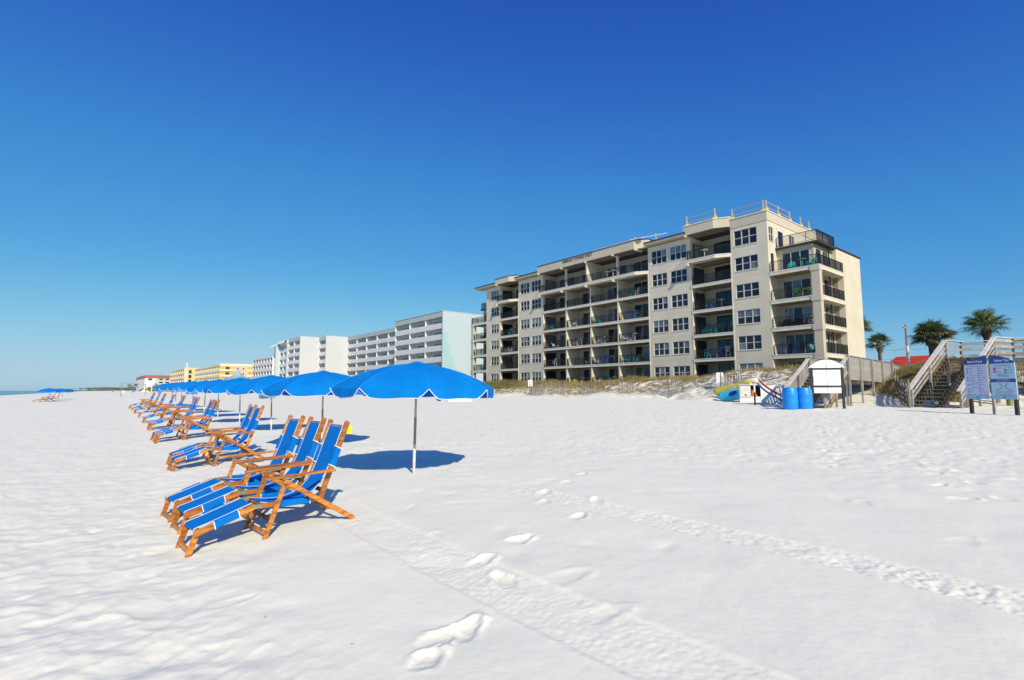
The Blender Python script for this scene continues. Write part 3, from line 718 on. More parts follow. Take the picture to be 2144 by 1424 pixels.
FU = [
 # right corner wing
 ('chair','teal',-1.9,1.0,4,.3,'teal armchair left of the table on the fifth-floor right corner balcony'), ('table','teal',-2.9,1.1,4,0,'teal round table on the fifth-floor right corner balcony'), ('chair','teal',-3.8,1.0,4,-.3,'teal armchair right of the table on the fifth-floor right corner balcony'),
 ('stool','lime',-2.1,1.2,3,.4,'shaded lime bar chair left of the table on the fourth-floor right corner balcony'), ('table','lime',-2.8,1.2,3,0,'lime round table on the fourth-floor right corner balcony'), ('stool','lime',-3.6,1.1,3,-.2,'bright lime bar chair right of the lime table on the fourth-floor right corner balcony'),
 ('chair','dark',-.8,1.2,2,0,'leftmost dark chair on the third-floor right corner balcony'), ('chair','dark',-2.0,1.2,2,.2,'dark chair second from left on the third-floor right corner balcony'), ('chair','dark',-3.0,1.2,2,0,'dark chair third from left on the third-floor right corner balcony'), ('chair','white',-3.7,1.0,2,-.2,'pale chair on the third-floor right corner balcony'),
 ('stool','blue',-.65,.9,1,.3,'blue bar chair with a white towel at left of the second-floor right corner balcony'), ('stool','blue',-1.9,1.0,1,0,'blue bar chair in the middle of the second-floor right corner balcony'), ('chair','teal',-3.5,1.0,1,.9,'left teal armchair of the pair on the second-floor right corner balcony'), ('stool','teal',-3.9,1.4,1,-.3,'right teal bar chair of the pair on the second-floor right corner balcony'),
 # bay beside the tower
 ('table','white',7.3,-.1,5,0,'white round table on the sixth-floor balcony beside the corner tower'),
 ('table','dark',5.4,1.0,4,0,'grey round table on the fifth-floor balcony beside the corner tower'), ('chair','blue',7.3,.7,3,0,'blue chair on the fourth-floor balcony beside the corner tower'), ('table','white',5.9,.8,3,0,'white-legged table on the fourth-floor balcony beside the corner tower'),
 ('chair','teal',7.9,.6,2,.2,'leftmost teal chair on the third-floor balcony beside the corner tower'), ('chair','teal',6.9,.8,2,-.2,'teal chair beside the teal table on the third-floor balcony next to the tower'), ('table','teal',6.0,.9,2,0,'teal table on the third-floor balcony beside the corner tower'), ('stool','teal',4.9,.9,2,0,'shaded teal bar chair at the right of the third-floor balcony beside the corner tower'),
 ('stool','teal',7.8,.6,1,0,'teal and white bar chair at left of the second-floor balcony beside the tower'), ('stool','blue',6.5,1.0,1,0,'blue bar chair on the second-floor balcony beside the corner tower'), ('stool','white',5.2,.5,1,.6,'white folding bar chair at the right of the second-floor balcony beside the corner tower'), ('chair','teal',4.7,1.1,1,0,'shaded teal chair at the far right of the second-floor balcony beside the corner tower'),
 # four-bay middle section, bays counted from the right
 ('stool','white',17.6,.7,4,0,'white bar chair on the fifth-floor balcony of the rightmost middle bay'), ('stool','teal',18.9,.7,4,.3,'teal bar chair on the fifth-floor balcony of the rightmost middle bay'), ('table','teal',16.6,.9,4,0,'teal table on the fifth-floor balcony of the rightmost middle bay'),
 ('stool','blue',19.0,.8,3,0,'left blue chair on the fourth-floor balcony of the rightmost middle bay'), ('stool','blue',17.9,.8,3,.5,'middle blue chair on the fourth-floor balcony of the rightmost middle bay'),
 ('chair','white',19.7,.6,2,.7,'left white chair on the third-floor balcony of the rightmost middle bay'), ('chair','white',19.1,.9,2,-.3,'second white chair on the third-floor balcony of the rightmost middle bay'), ('table','white',18.2,.7,2,0,'white table on the third-floor balcony of the rightmost middle bay'),
 ('chair','teal',19.5,.6,1,.5,'left teal chair on the second-floor balcony of the rightmost middle bay'), ('chair','teal',18.1,.8,1,-.2,'middle teal chair on the second-floor balcony of the rightmost middle bay'), ('stool','teal',16.2,.9,1,0,'shaded teal bar chair on the second-floor balcony of the rightmost middle bay'),
 ('table','white',23.2,.9,4,0,'pale table on the fifth-floor balcony of the second middle bay from the right'), ('chair','teal',24.6,.5,3,.2,'turquoise chair at left of fourth-floor balcony, second middle bay from the right'),
 ('chair','white',24.3,.6,2,.4,'white chair on the third-floor balcony of the second middle bay from the right'), ('table','white',23.6,.9,2,0,'white table on the third-floor balcony of the second middle bay from the right'),
 ('stool','blue',23.9,.7,1,0,'left blue bar chair on second-floor balcony, second middle bay from the right'), ('stool','blue',22.8,.8,1,.3,'right blue bar chair on second-floor balcony, second middle bay from the right'), ('table','white',21.8,.7,1,0,'low white table on the second-floor balcony of the second middle bay from the right'), ('chair','white',24.9,.6,1,.4,'pale chair at far left of second-floor balcony, second middle bay from the right'),
 ('table','teal',28.2,.9,3,0,'teal table on the fourth-floor balcony of the third middle bay from the right'), ('chair','white',29.1,.5,3,.4,'white chair on the fourth-floor balcony of the third middle bay from the right'), ('table','white',28.0,.8,2,0,'white table on the third-floor balcony of the third middle bay from the right'), ('chair','white',29.0,.7,2,.3,'pale chair on the third-floor balcony of the third middle bay from the right'), ('chair','white',26.5,.7,1,0,'white chair at right of second-floor balcony, third middle bay from the right'),
 ('chair','teal',34.2,.5,3,.3,'teal chair on the fourth-floor balcony of the leftmost middle bay'), ('lounger','white',33.4,.6,2,1.3,'white lounge chair on the third-floor balcony of the leftmost middle bay'), ('stool','white',33.6,.6,1,0,'white bar chair on the second-floor balcony of the leftmost middle bay'),
 ('chair','yellow',29.0,.3,0,.4,'yellow folding chair on the ground-floor patio of the third middle bay from the right'), ('table','white',27.5,.4,0,0,'white table on the ground-floor patio of the third middle bay from the right'), ('chair','white',24.3,.4,0,.3,'left white chair on the ground-floor patio of the second middle bay from the right'), ('chair','white',22.8,.4,0,0,'middle white chair on the ground-floor patio of the second middle bay from the right'), ('table','white',21.4,.4,0,0,'white table on the ground-floor patio of the second middle bay from the right'),
 # left bay and left wing
 ('stool','teal',44.7,.7,3,0,'left teal bar chair on the fourth-floor balcony of the far left bay'), ('table','white',44.1,.7,3,0,'white table on the fourth-floor balcony of the far left bay'), ('stool','teal',43.3,.7,3,0,'right teal bar chair on the fourth-floor balcony of the far left bay'),
 ('chair','white',45.5,.5,2,0,'left white chair on the third-floor balcony of the far left bay'), ('chair','white',44.4,.6,2,.2,'right white chair on the third-floor balcony of the far left bay'), ('table','dark',44.6,.7,1,0,'grey table on the second-floor balcony of the far left bay'),
 ('chair','dark',53.2,1.0,3,0,'dark chair on the fourth-floor left corner balcony'), ('table','dark',53.5,1.0,2,0,'dark table on the third-floor left corner balcony'), ('table','teal',53.9,1.0,1,0,'teal table on the second-floor left corner balcony'), ('chair','teal',53.1,1.0,1,0,'teal chair on the second-floor left corner balcony'),
 ('table','white',22.0,-.2,5,0,'white round table at the left on the sixth-floor balcony of the middle section'), ('table','dark',17.6,-.1,5,0,'dark round table at the right on the sixth-floor balcony of the middle section'), ('table','white',20.9,-.3,5,0,'white round table beside another on the sixth-floor balcony of the middle section'),
]
for f in FU: furn(*f)

# ------------------------------------------------------------------ buildings farther along the beach
def far_root(name, label, s, w): x, y = XY(s, w); return thing(name, label, 'apartment building', (x, y, 0), ROT)
def lb(q, s0, s1, w0, w1, z0, z1): return q.box(-s1, -s0, w0, w1, z0, z1)   # local: s, w measured from the root
PM = {}
def panel(parent, s0, s1, w, z, h, m, slots=True):
    W_ = round(s1-s0, 2); key = (W_, h, m.name)
    if key not in PM:
        q = MB(); n = max(3, int(W_/.55)) if slots else 1
        for i in range(n): q.box(W_*i/n+(.03 if slots else 0), W_*(i+1)/n-(.03 if slots else 0), -.05, 0, 0, h)
        q.box(0, W_, .0, .04, -.02, h*.96); PM[key] = q.mesh('railing_panel', m)
    return obj('railing_panel', PM[key], parent, (-s1, w, z))
def pane_at(parent, s0, s1, w, z, h, m=None, name='window'):
    m = m or M_dkwin; W_ = round(s1-s0, 2); key = ('p', W_, h, m.name)
    if key not in PM: PM[key] = MB().box(0, W_, -.05, .02, 0, h).mesh(name, m)
    return obj(name, PM[key], parent, (-s1, w, z))
def gallery(root, s0, s1, w0, nb, zt, storey, nf, m_band, m_rail, m_wall, recess=1.7, band=1.35, win='pair', div=.22, railh=1.15):
    """open galleries: top band, slabs, dividing walls, solid railing panels, windows on the back wall"""
    q = MB(); lb(q, s0, s1, w0-.05, w0+recess, zt-band, zt); q.build('parapet_band', m_band, root)
    for k in range(nf):
        zs = zt-band-storey*(k+1)+.12
        q = MB(); lb(q, s0, s1, w0, w0+recess, zs-.2, zs); q.build('gallery_slab', m_rail, root)
    q = None
    for i in range(nb+1):
        s_ = s0+(s1-s0)*i/nb; q = MB(); lb(q, max(s0, s_-div/2), min(s1, s_+div/2), w0-.02, w0+recess, zt-band-storey*nf-.1, zt-band+.0); q.build('dividing_wall', m_rail if m_rail is not M_whitewall else M_whitewall, root)
    for k in range(nf):
        zs = zt-band-storey*(k+1)+.12
        for i in range(nb):
            a = s0+(s1-s0)*i/nb+div/2+.01; b = s0+(s1-s0)*(i+1)/nb-div/2-.01
            panel(root, a, b, w0+.05, zs, railh, m_rail)
            L = b-a
            if win == 'pair':
                for fa, fb in ((.38, .55), (.60, .78), (.05, .28)): pane_at(root, a+L*fa, a+L*fb, w0+recess, zs+.6, 1.3)
            elif win == 'door': pane_at(root, a+L*.06, a+L*.9, w0+recess, zs+.05, 2.15)  # dark pane widened to stand for shadow in the gallery opening
W1 = far_root('white_condominium', 'long low pale teal and white condominium with stepped end walls behind the nearest umbrella', 107.6, 65.6)
def rel(s, w): return s-107.6, w-65.6
ZT = 20.8
def blockbody(root, s0, s1, w0, w1, zt, m, name='body_wall'):
    q = MB(); lb(q, s0, s1, w0, w1, 1.5, zt); q.build(name, m, root)
# block A
gallery(W1, .3, 25.6, 0, 3, ZT, 2.74, 6, M_tealband, M_whitewall, M_tealwall)
blockbody(W1, .3, 25.6, 1.7, 18, ZT-.1, M_tealwall)
q = MB(); lb(q, 0, .3, -.1, 18, 1.5, ZT+.05); q.build('end_wall', M_tealwall, W1)
for k in range(5):
    q = MB(); lb(q, -.03, .0, -.1, 1.3+.9*k, ZT-5.2-2.74*k-2.7, ZT-5.2-2.74*k); q.build('turquoise_cladding_panel', M_turqwall, W1)
q = MB(); lb(q, -.08, 25.7, -.15, .35, ZT+.052, ZT+.13); lb(q, -.08, .35, .35, 18, ZT+.052, ZT+.13); q.build('coping', M_trim, W1)
# block B
gallery(W1, 25.62, 75.0, 5.7, 6, ZT, 2.74, 6, M_tealband, M_whitewall, M_tealwall)
blockbody(W1, 25.62, 75.0, 7.4, 18, ZT-.1, M_tealwall)
# projecting white end walls and the short fronts between them
q = MB(); lb(q, 75.0, 75.35, -2.1, 12, 1.5, ZT+.05); q.build('end_wall', M_endwhite, W1)
gallery(W1, 75.36, 82.4, -2.0, 1, ZT, 2.74, 6, M_tealband, M_whitewall, M_tealwall); blockbody(W1, 75.36, 82.4, -.3, 14, ZT-.1, M_tealwall)
q = MB(); lb(q, 82.4, 82.75, -8.7, 10, 1.5, ZT+.05); q.build('end_wall', M_endwhite, W1)
gallery(W1, 82.76, 96.8, -8.6, 2, ZT, 2.74, 6, M_tealband, M_whitewall, M_tealwall); blockbody(W1, 82.76, 96.8, -6.9, 10, ZT-.1, M_tealwall)
# white neighbour with curved awnings on the roof
W2 = far_root('white_apartment_block', 'white apartment block with rounded roof awnings left of the stepped white condominium', 206, 57)
for (a, b) in ((0, 9.5), (10.2, 19.5)):
    zt = 19.6 if a == 0 else 18.9
    gallery(W2, a, b, 0 if a == 0 else .6, 2, zt, 2.74, 6, M_whitewall, M_whitewall, M_whitewall, band=.7, div=.5)
    blockbody(W2, a, b, 1.7 if a == 0 else 2.3, 14, zt-.1, M_whitewall)
    q = MB(); n = 7
    for i in range(n):
        t0, t1 = math.pi/2*i/n, math.pi/2*(i+1)/n
        q.add([(-a, -1.2*math.cos(t0)-.0, zt+1.3*math.sin(t0)-.2), (-b, -1.2*math.cos(t0), zt+1.3*math.sin(t0)-.2), (-b, -1.2*math.cos(t1), zt+1.3*math.sin(t1)-.2), (-a, -1.2*math.cos(t1), zt+1.3*math.sin(t1)-.2)], [(0,1,2,3)])
    lb(q, a, b, .0, 2.0, zt+.003, zt+1.1); q.build('roof_awning', M_whitewall, W2)
q = MB(); lb(q, 9.5, 10.2, -1.5, 14, 1.5, 19.4); q.build('end_wall', M_tealwall, W2)
q = MB(); lb(q, -1.2, 0, -.3, 14, 1.5, 19.8); q.build('end_wall', M_tealwall, W2)
# lower white block
W3 = far_root('low_white_apartment_block', 'lower white apartment block with a grid of deep balconies between yellow and taller white buildings', 225.6, 57)
gallery(W3, 0, 33, 0, 7, 16.0, 2.7, 5, M_whitewall, M_whitewall, M_whitewall, band=1.0, div=.9, win='door'); blockbody(W3, 0, 33, 1.7, 13, 15.9, mat('warm_white_wall', (.72, .69, .64), .9))
# yellow hotels
def far_hotel(label, s, w, L, nb, zt, storey, nf, side, mats_):
    R_ = far_root('yellow_hotel', label, s, w)
    gallery(R_, .3, L, 0, nb, zt, storey, nf, mats_[0], mats_[1], mats_[2], band=1.0, win='door', railh=1.0)
    blockbody(R_, .3, L, 1.7, side, zt-.1, mats_[2])
    q = MB(); lb(q, 0, .3, -.1, side, 1.5, zt+.1); q.build('end_wall', mats_[3], R_)
    return R_
Y1 = far_hotel('long pale yellow hotel with many small balconies behind the gazebo roof', 294.2, 49.8, 80, 17, 14.9, 2.75, 4, 24, (M_yelpale, M_yelpale, M_yelrec, M_pinkwall))
q = MB(); lb(q, -.1, .0, -.1, 24, 13.9, 15.05); q.build('parapet_band', M_yelpale, Y1)
for k in range(4):
    z = 13.9-2.75*(k+1)+.1
    for (a, b) in ((.2, 6.2), (12.8, 16.5)):
        q = MB(); lb(q, -.06, .0, a, b, z+1.0, z+2.4); q.build('balcony_opening', M_yelrec, Y1)
        q = MB(); lb(q, -.4, .0, a, b, z, z+.95); q.build('balcony_front', M_yelpale, Y1)
    q = MB(); lb(q, -.09, -.06, 2.5, 4.3, z+1.0, z+2.2); q.build('window', M_dkwin, Y1)
    for w_ in (7.8, 10.4, 18.5): q = MB(); lb(q, -.06, .0, w_, w_+.6, z+1.0, z+1.9); q.build('window', M_dkwin, Y1)
Y2 = far_hotel('shorter yellow hotel with dark stair openings beside the red-roofed building', 397.1, 46.7, 72, 8, 16.4, 3.1, 4, 16, (M_yelpale, M_yelpale, M_yelrec, mat('soft_yellow_wall', (.80, .66, .33), .9)))
for k in range(4):
    z = 15.4-3.1*(k+1)
    q = MB(); lb(q, -.06, .0, 2.6, 4.2, z+.4, z+2.6); q.build('stair_opening', M_dkwin, Y2)
    q = MB(); lb(q, -.06, .0, 7.8, 9.6, z+1.0, z+2.0); q.build('window', M_dkwin, Y2)
# red-roofed white building
RR = far_root('red_roofed_apartment_building', 'white apartment building with a terracotta roof band farthest along the beach', 604, 40)
q = MB(); lb(q, 0, 120, 0, 16, 1.5, 13.6); q.build('front_wall', M_whitewall, RR)
q = MB(); lb(q, -.4, 120.5, -.4, 16, 13.6, 16.2); q.build('roof', M_redroof, RR)
q = MB(); lb(q, 121, 175, 3, 16, 1.5, 11.6); q.build('wing_wall', M_whitewall, RR)
q = MB(); lb(q, 120.8, 176, 2.6, 16, 11.6, 13.8); q.build('wing_roof', M_redroof, RR)
q = MB(); lb(q, -.3, 0, 8, 45, 1.5, 13.6); q.build('side_wall', mat('shade_grey_white_wall', (.62, .62, .62), .9), RR)  # side wall's shade put into a greyer white
q = MB(); lb(q, -.8, .5, 7.6, 45.5, 13.6, 16.0); q.build('side_roof', M_redroof, RR)
for k in range(4):
    z = 13.6-2.9*(k+1)
    for s_ in (20, 40, 85): pane_at(RR, s_, s_+5, 0, z+1.1, 1.1)
    q = MB(); lb(q, -.36, -.3, 2.2, 5.4, z+.5, z+2.4); q.build('balcony_opening', M_dkwin, RR)
    for j in range(6): q = MB(); lb(q, -.36, -.3, 11+5*j, 14+5*j, z+1.0, z+2.3); q.build('window', M_dkwin, RR)
    for s_ in (130, 150): pane_at(RR, s_, s_+14, 3, z-1.2, 1.3)
# gazebo with a concave blue metal roof
gx, gy = XY(165., 32.5)
GZB = thing('beach_pavilion', 'white beach pavilion with a pale blue witch-hat roof in front of the yellow hotel', 'pavilion', (gx, gy, 0), ROT)
vs = []; fs = []
prof_ = [(4.4, 4.75), (3.3, 5.05), (2.2, 5.4), (1.35, 5.8), (.85, 6.35), (.5, 6.9), (.12, 7.3)]
for r_, z_ in prof_:
    for i in range(8): t = math.pi/4*i+.39; vs.append((r_*math.cos(t), r_*math.sin(t), z_))
for k in range(len(prof_)-1):
    for i in range(8): fs.append((k*8+i, k*8+(i+1) % 8, (k+1)*8+(i+1) % 8, (k+1)*8+i))
q = MB(); q.add(vs, fs); q.tube((0,0,7.2), (0,0,7.6), .06, .02); q.build('roof', M_tealroof, GZB)
q = MB(); q.box(-3.1, 3.1, -2.8, 2.8, .3, 4.7); q.build('wall', M_whitewall, GZB)
for x in (-4., -1.5, 1., 3.5): pane_at(GZB, -x*.6-.6, -x*.6, -2.8, 3.0, 1.0)

# ------------------------------------------------------------------ beach chairs
def make_chair(label, group):
    """local x runs from the rear foot to the footrest, y across, z up"""
    t = thing('beach_chair', label, 'beach chair', group=group)
    H = .28
    def pr(name, p0, p1, y, w=.032, h=.055, m=M_wood, bev=.006):
        MB().beam((p0[0], y, p0[1]), (p1[0], y, p1[1]), w, h).build(name, m, t, bevel=bev)
    for sg in (-1, 1):
        pr('rear_leg', (-.01, -.03), (.905, .545), sg*(H+.034))
        pr('front_leg', (1.165, -.03), (.865, .545), sg*(H+.0))
        pr('armrest', (1.13, .598), (.235, .562), sg*(H+.036), .06, .026)
        pr('back_rail', (.405, .24), (-.035, 1.055), sg*(H-.072), .032, .066)
        pr('seat_rail', (1.16, .318), (.40, .262), sg*(H-.045+.001), .03, .05)
        pr('footrest_rail', (1.235, .325), (1.905, .182), sg*(H-.055), .03, .058)
        pr('footrest_leg', (1.845, .215), (1.965, -.03), sg*(H-.09), .03, .062)
        # arm catch plate and knee hinge
        MB().beam((.93, sg*(H+.036), .572), (.70, sg*(H+.036), .560), .05, .012).build('arm_catch', M_brass, t)
        MB().beam((1.135, sg*(H-.058), .316), (1.26, sg*(H-.058), .322), .036, .045).build('hinge', M_brass, t, bevel=.005)
        for (x, z, yy) in ((.885, .53, H+.055), (1.06, .205, H+.02), (1.88, .19, H-.05), (.33, .205, H+.055)):
            MB().tube((x, sg*(yy-.008), z), (x, sg*(yy+.006), z), .012, n=7).build('bolt', M_brass, t)
        # rounded top of the back rail
        MB().tube((-.033, sg*(H-.072)-.0155, 1.052), (-.033, sg*(H-.072)+.0155, 1.052), .034, n=10).build('rail_end', M_wood, t)
        # canvas sleeves wrapped round the rails with white hems
        for nm, a, b, yy, dy, dh in (('back_sleeve', (.215, .592), (.110, .787), H-.074, .05, .080), ('seat_sleeve', (.98, .303), (.56, .272), H-.046, .044, .066), ('footrest_sleeve', (1.42, .286), (1.69, .229), H-.058, .044, .072)):
            c = MB().beam((a[0], sg*yy, a[1]), (b[0], sg*yy, b[1]), dy, dh).build(nm, M_blue, t, bevel=.006)
            A, B = Vector((a[0], sg*yy, a[1])), Vector((b[0], sg*yy, b[1])); d = (B-A).normalized()*.0055
            for P in (A, B): MB().beam(P-d, P+d, dy+.006, dh+.006).build('hem', M_white, c)
    def cross(name, x, z, y, w=.03, h=.045, m=M_wood): MB().beam((x, -y, z), (x, y, z), w, h, (0, 0, 1)).build(name, m, t, bevel=.005)
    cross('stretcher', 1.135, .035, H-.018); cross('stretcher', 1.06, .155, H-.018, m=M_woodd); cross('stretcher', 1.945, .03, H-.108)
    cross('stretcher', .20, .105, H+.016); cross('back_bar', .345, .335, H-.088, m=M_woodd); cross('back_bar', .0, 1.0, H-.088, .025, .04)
    cross('footrest_bar', 1.84, .197, H-.07); cross('seat_bar', 1.13, .318, H-.062, .025, .03)
    # canvas: one sling for back and seat, one for the footrest
    P = [(-.002, 1.03), (.045, .945), (.105, .832), (.165, .72), (.225, .61), (.292, .505), (.37, .415), (.46, .348), (.58, .300), (.72, .278), (.86, .282), (1.0, .304), (1.145, .338)]
    yw = .160
    sl = MB().ribbon([(x, -yw, z) for x, z in P], [(x, yw, z) for x, z in P], .006).build('sling_canvas', M_blue, t, smooth=False)
    for sg in (-1, 1): MB().path([(x, sg*(yw+.001), z+.002) for x, z in P], .0048, 5).build('piping', M_white, sl)
    MB().path([(P[0][0], -yw, P[0][1]+.004), (P[0][0], yw, P[0][1]+.004)], .0048).build('piping', M_white, sl)
    yf = .168
    Q = [(1.25, .348), (1.40, .318), (1.58, .279), (1.74, .246), (1.88, .222), (1.895, .205)]
    fl = MB().ribbon([(x, -yf, z) for x, z in Q], [(x, yf, z) for x, z in Q], .006).build('footrest_canvas', M_blue, t)
    for sg in (-1, 1): MB().path([(x, sg*(yf+.001), z+.003) for x, z in Q], .0048, 5).build('piping', M_white, fl)
    # flaps joining sling and sleeves
    for sg in (-1, 1):
        a = [(.222, .575), (.117, .77)]; MB().ribbon([(x, sg*yw, z+.03) for x, z in a], [(x, sg*(H-.075), z+.035) for x, z in a], .005).build('side_flap', M_blue, t)
        a = [(1.42, .314), (1.69, .257)]; MB().ribbon([(x, sg*yf, z) for x, z in a], [(x, sg*(H-.06), z+.004) for x, z in a], .005).build('side_flap', M_blue, t)
        a = [(.98, .305), (.80, .285), (.60, .305)]; MB().ribbon([(x, sg*yw, z) for x, z in a], [(x, sg*(H-.05), z+.018) for x, z in a], .005).build('side_flap', M_blue, t)
    return t
def squash(t, fx_, fz_):
    for c_, gs_ in tree_of(t):
        for o_ in [c_]+gs_:
            me_ = o_.data; n_ = len(me_.vertices); a_ = np.empty(n_*3, np.float32); me_.vertices.foreach_get('co', a_); a_ = a_.reshape(-1, 3); a_[:, 0] *= fx_; a_[:, 2] *= fz_; me_.vertices.foreach_set('co', a_.ravel()); me_.update()
def az_rot(az): return math.pi/2 - math.radians(az)       # local +x points to azimuth az
def chair_base(s, w, az, side):
    """(s, w): where the footrest leg on the camera side stands"""
    x, y = XY(s, w); a = math.radians(az); fx, fy = math.sin(a), math.cos(a); lx, ly = -fy, fx   # left of heading
    # near side is +y local (left of heading) for chairs facing the sea
    ox, oy = x - fx*1.533 - lx*.19*side, y - fy*1.533 - ly*.19*side
    return ox, oy
NB = ['nearest', 'second', 'third', 'fourth', 'fifth', 'sixth', 'seventh', 'eighth']
clusters = [
 (-133.5, [(5.58, .76), (6.43, .79), (7.13, .78)]),
 (-133., [(11.10, 1.21), (11.95, 1.26)]),
 (-131., [(17.10, 1.44), (17.85, 1.44)]),
 (-132., [(22.19, 1.68), (22.95, 1.70)]),
 (-131., [(27.10, 1.82), (27.9, 1.86)]),
 (-132., [(32.23, 1.97)]),
 (-131., [(37.41, 2.08), (38.2, 2.10)]),
 (-132., [(42.2, 2.2), (46.54, 2.28), (47.3, 2.3)]),
]
proto = make_chair('wooden beach chair with blue canvas nearest the camera, a yellow tag behind its back', 'wooden beach chairs with blue canvas')
squash(proto, .78, .94)
ptree = tree_of(proto)
def put(o_or_none, s, w, az, label, group, jit=0.):
    x, y = chair_base(s, w, az, 1); s2, w2 = xy2sw(x, y)
    g0 = GZxy(x, y); a = math.radians(az); g1 = GZxy(x + 1.53*math.sin(a), y + 1.53*math.cos(a))
    pitch = -math.atan2(g1-g0, 1.53)
    if o_or_none is None: o = copy_tree(proto, ptree, (x, y, g0+.012), az_rot(az), label, group)
    else: o = o_or_none; o.location = (x, y, g0+.012); o['label'] = label
    o.rotation_euler = (0, pitch, az_rot(az)); return o
first = True; fm = None; jr = random.Random(12)
lab3 = ['wooden beach chair with blue canvas nearest the camera, a yellow tag behind its back', 'middle chair of the nearest three wooden blue canvas beach chairs', 'far chair of the nearest three wooden blue canvas beach chairs']
for ci, (az, lst) in enumerate(clusters):
    for k, (s, w) in enumerate(lst):
        if ci == 0: lab = lab3[k]
        elif len(lst) == 1: lab = 'lone blue canvas beach chair making up the %s cluster from the camera' % NB[ci]
        elif len(lst) == 3: lab = '%s chair in the farthest cluster of the long blue chair row' % ['right-hand', 'middle', 'left-hand'][k]
        else: lab = '%s chair of the %s pair of blue canvas beach chairs from the camera' % (['nearer', 'farther'][k], NB[ci])
        aa = az + [0, 1.2, -1.6][k % 3] + (jr.uniform(-2.2, 2.2) if ci else 0)
        o = put(proto if first else None, s, w, aa, lab, 'wooden beach chairs with blue canvas'); first = False
        if ci == 0 and k == 0: near_chair = o
# yellow tag hanging behind the nearest chair's back
tx_, ty_ = proto.location.x, proto.location.y; a = math.radians(-133.5)
def chair_pt(x, y, z): return (tx_ + math.sin(a)*x - math.cos(a)*y, ty_ + math.cos(a)*x + math.sin(a)*y, proto.location.z + z)
yt = MB().box(-.03, .03, -.003, .003, -.085, .0).build('yellow_tag', M_yellow, None, bevel=.002, loc=chair_pt(.02, .212, .955)); yt.rotation_euler = (0, .12, .25)
tag(yt, 'small square yellow tag hanging behind the nearest chair back', 'tag')
# far groups near the water
for i, (s, w) in enumerate([(83.0, -5.2), (83.9, -5.2), (88., -5.0), (89., -5.0), (94., -4.7), (95., -4.7)]):
    put(None, s, w, -132, '%s beach chair under the small distant umbrellas near the water' % ['nearest', 'second', 'third', 'fourth', 'fifth', 'sixth'][i], 'distant beach chairs near the water')

# ------------------------------------------------------------------ umbrellas
def make_umbrella(label, group):
    t = thing('beach_umbrella', label, 'umbrella', group=group)
    R = 1.27; ROTU = math.radians(18)
    prof = [(0., 1.735), (.09, 1.728), (.29, 1.705), (.53, 1.655), (.77, 1.585), (.98, 1.503), (1.16, 1.415), (1.28, 1.335)]
    nseg = 8; sub = 10
    def pt(a, r, z, sag=0.):
        # between ribs the cloth runs straight from rib to rib
        k = (a - ROTU) / (math.pi/4); f = k - math.floor(k); ch = math.cos(math.pi/8) / math.cos((f-.5)*math.pi/4)
        rr_ = r * ch; return (rr_*math.cos(a), rr_*math.sin(a), z - .022*math.sin(f*math.pi)*(r/R)**2)
    vs = []; fs = []; na = nseg*sub
    for r, z in prof[1:]:
        for i in range(na): vs.append(pt(ROTU + 2*math.pi*i/na, r, z))
    m_ = len(prof)-1; vs.append((0, 0, 1.735)); top = len(vs)-1
    for k in range(m_-1):
        for i in range(na): fs.append((k*na+i, k*na+(i+1) % na, (k+1)*na+(i+1) % na, (k+1)*na+i))
    for i in range(na): fs.append((top, (i+1) % na, i))
    q = MB(); q.add(vs, fs)
    # valance: one hanging flap per panel, notched at every rib
    pip = MB()
    for s_ in range(nseg):
        a0 = ROTU + math.pi/4*s_; n = 14; up = []; dn = []
        for i in range(n+1):
            f = i/n; a = a0 + math.pi/4*f; p = pt(a, 1.28, 1.335); up.append(p)
            g = min(f, 1-f); d = .125*min(1, (g/.13))**.8 if g < .13 else .125
            d = d + .008*math.sin(f*9+s_); wob = 1.0 + .012*math.sin(f*14+s_*2); lean = 1.006
            dn.append((p[0]*lean*wob, p[1]*lean*wob, p[2]-max(.006, d)))
        q.add(up+dn, [(i, i+1, n+2+i, n+1+i) for i in range(n)])
        pip.path([Vector(p) + Vector((0, 0, -.003)) for p in dn], .0062, 5)
    cv = q.build('canopy', M_blue2, t, smooth=True)
    sm = cv.data; bm = bmesh.new(); bm.from_mesh(sm); bmesh.ops.remove_doubles(bm, verts=bm.verts, dist=.0005)
    for e in bm.edges:
        if e.is_manifold and e.calc_face_angle(0) > math.radians(13): e.smooth = False
    bm.to_mesh(sm); bm.free()
    pip.build('white_piping', M_white, cv)
    cap = MB(); cap.lathe([(.0, 1.768), (.06, 1.757), (.12, 1.736), (.14, 1.722)], 10); cap.build('top_cap', M_blue2, cv)
    seam = MB()
    for s_ in range(nseg):
        a0 = ROTU + math.pi/4*s_; seam.path([Vector(pt(a0, r, z)) + Vector((0, 0, .003)) for r, z in prof[1:]], .004, 4)
    seam.build('seam', M_seam, cv)
    for s_ in range(nseg):
        a0 = ROTU + math.pi/4*s_; MB().path([Vector(pt(a0, r*.985, z-.018)) for r, z in prof[1:]], .006, 4).build('rib', M_steel, t)
        MB().tube((.03*math.cos(a0), .03*math.sin(a0), 1.32), Vector(pt(a0, .66, 1.605)), .005, n=4).build('strut', M_steel, t)
    MB().tube((0, 0, -.35), (0, 0, .18), .0225, n=12).build('pole_foot', M_conc, t, smooth=False)
    MB().tube((0, 0, .18), (0, 0, .46), .0235, n=12).build('pole_sleeve', M_whitep, t)
    MB().tube((0, 0, .46), (0, 0, .88), .0215, n=12).build('lower_pole', M_pole, t)
    MB().tube((0, 0, .87), (0, 0, 1.72), .0185, n=12).build('upper_pole', mat('lightened_pole_wood', (.75, .58, .43), .5), t)  # upper pole colour lightened to offset the canopy's shade
    MB().tube((0, 0, 1.27), (0, 0, 1.35), .035, n=10).build('hub', M_black, t)
    return t
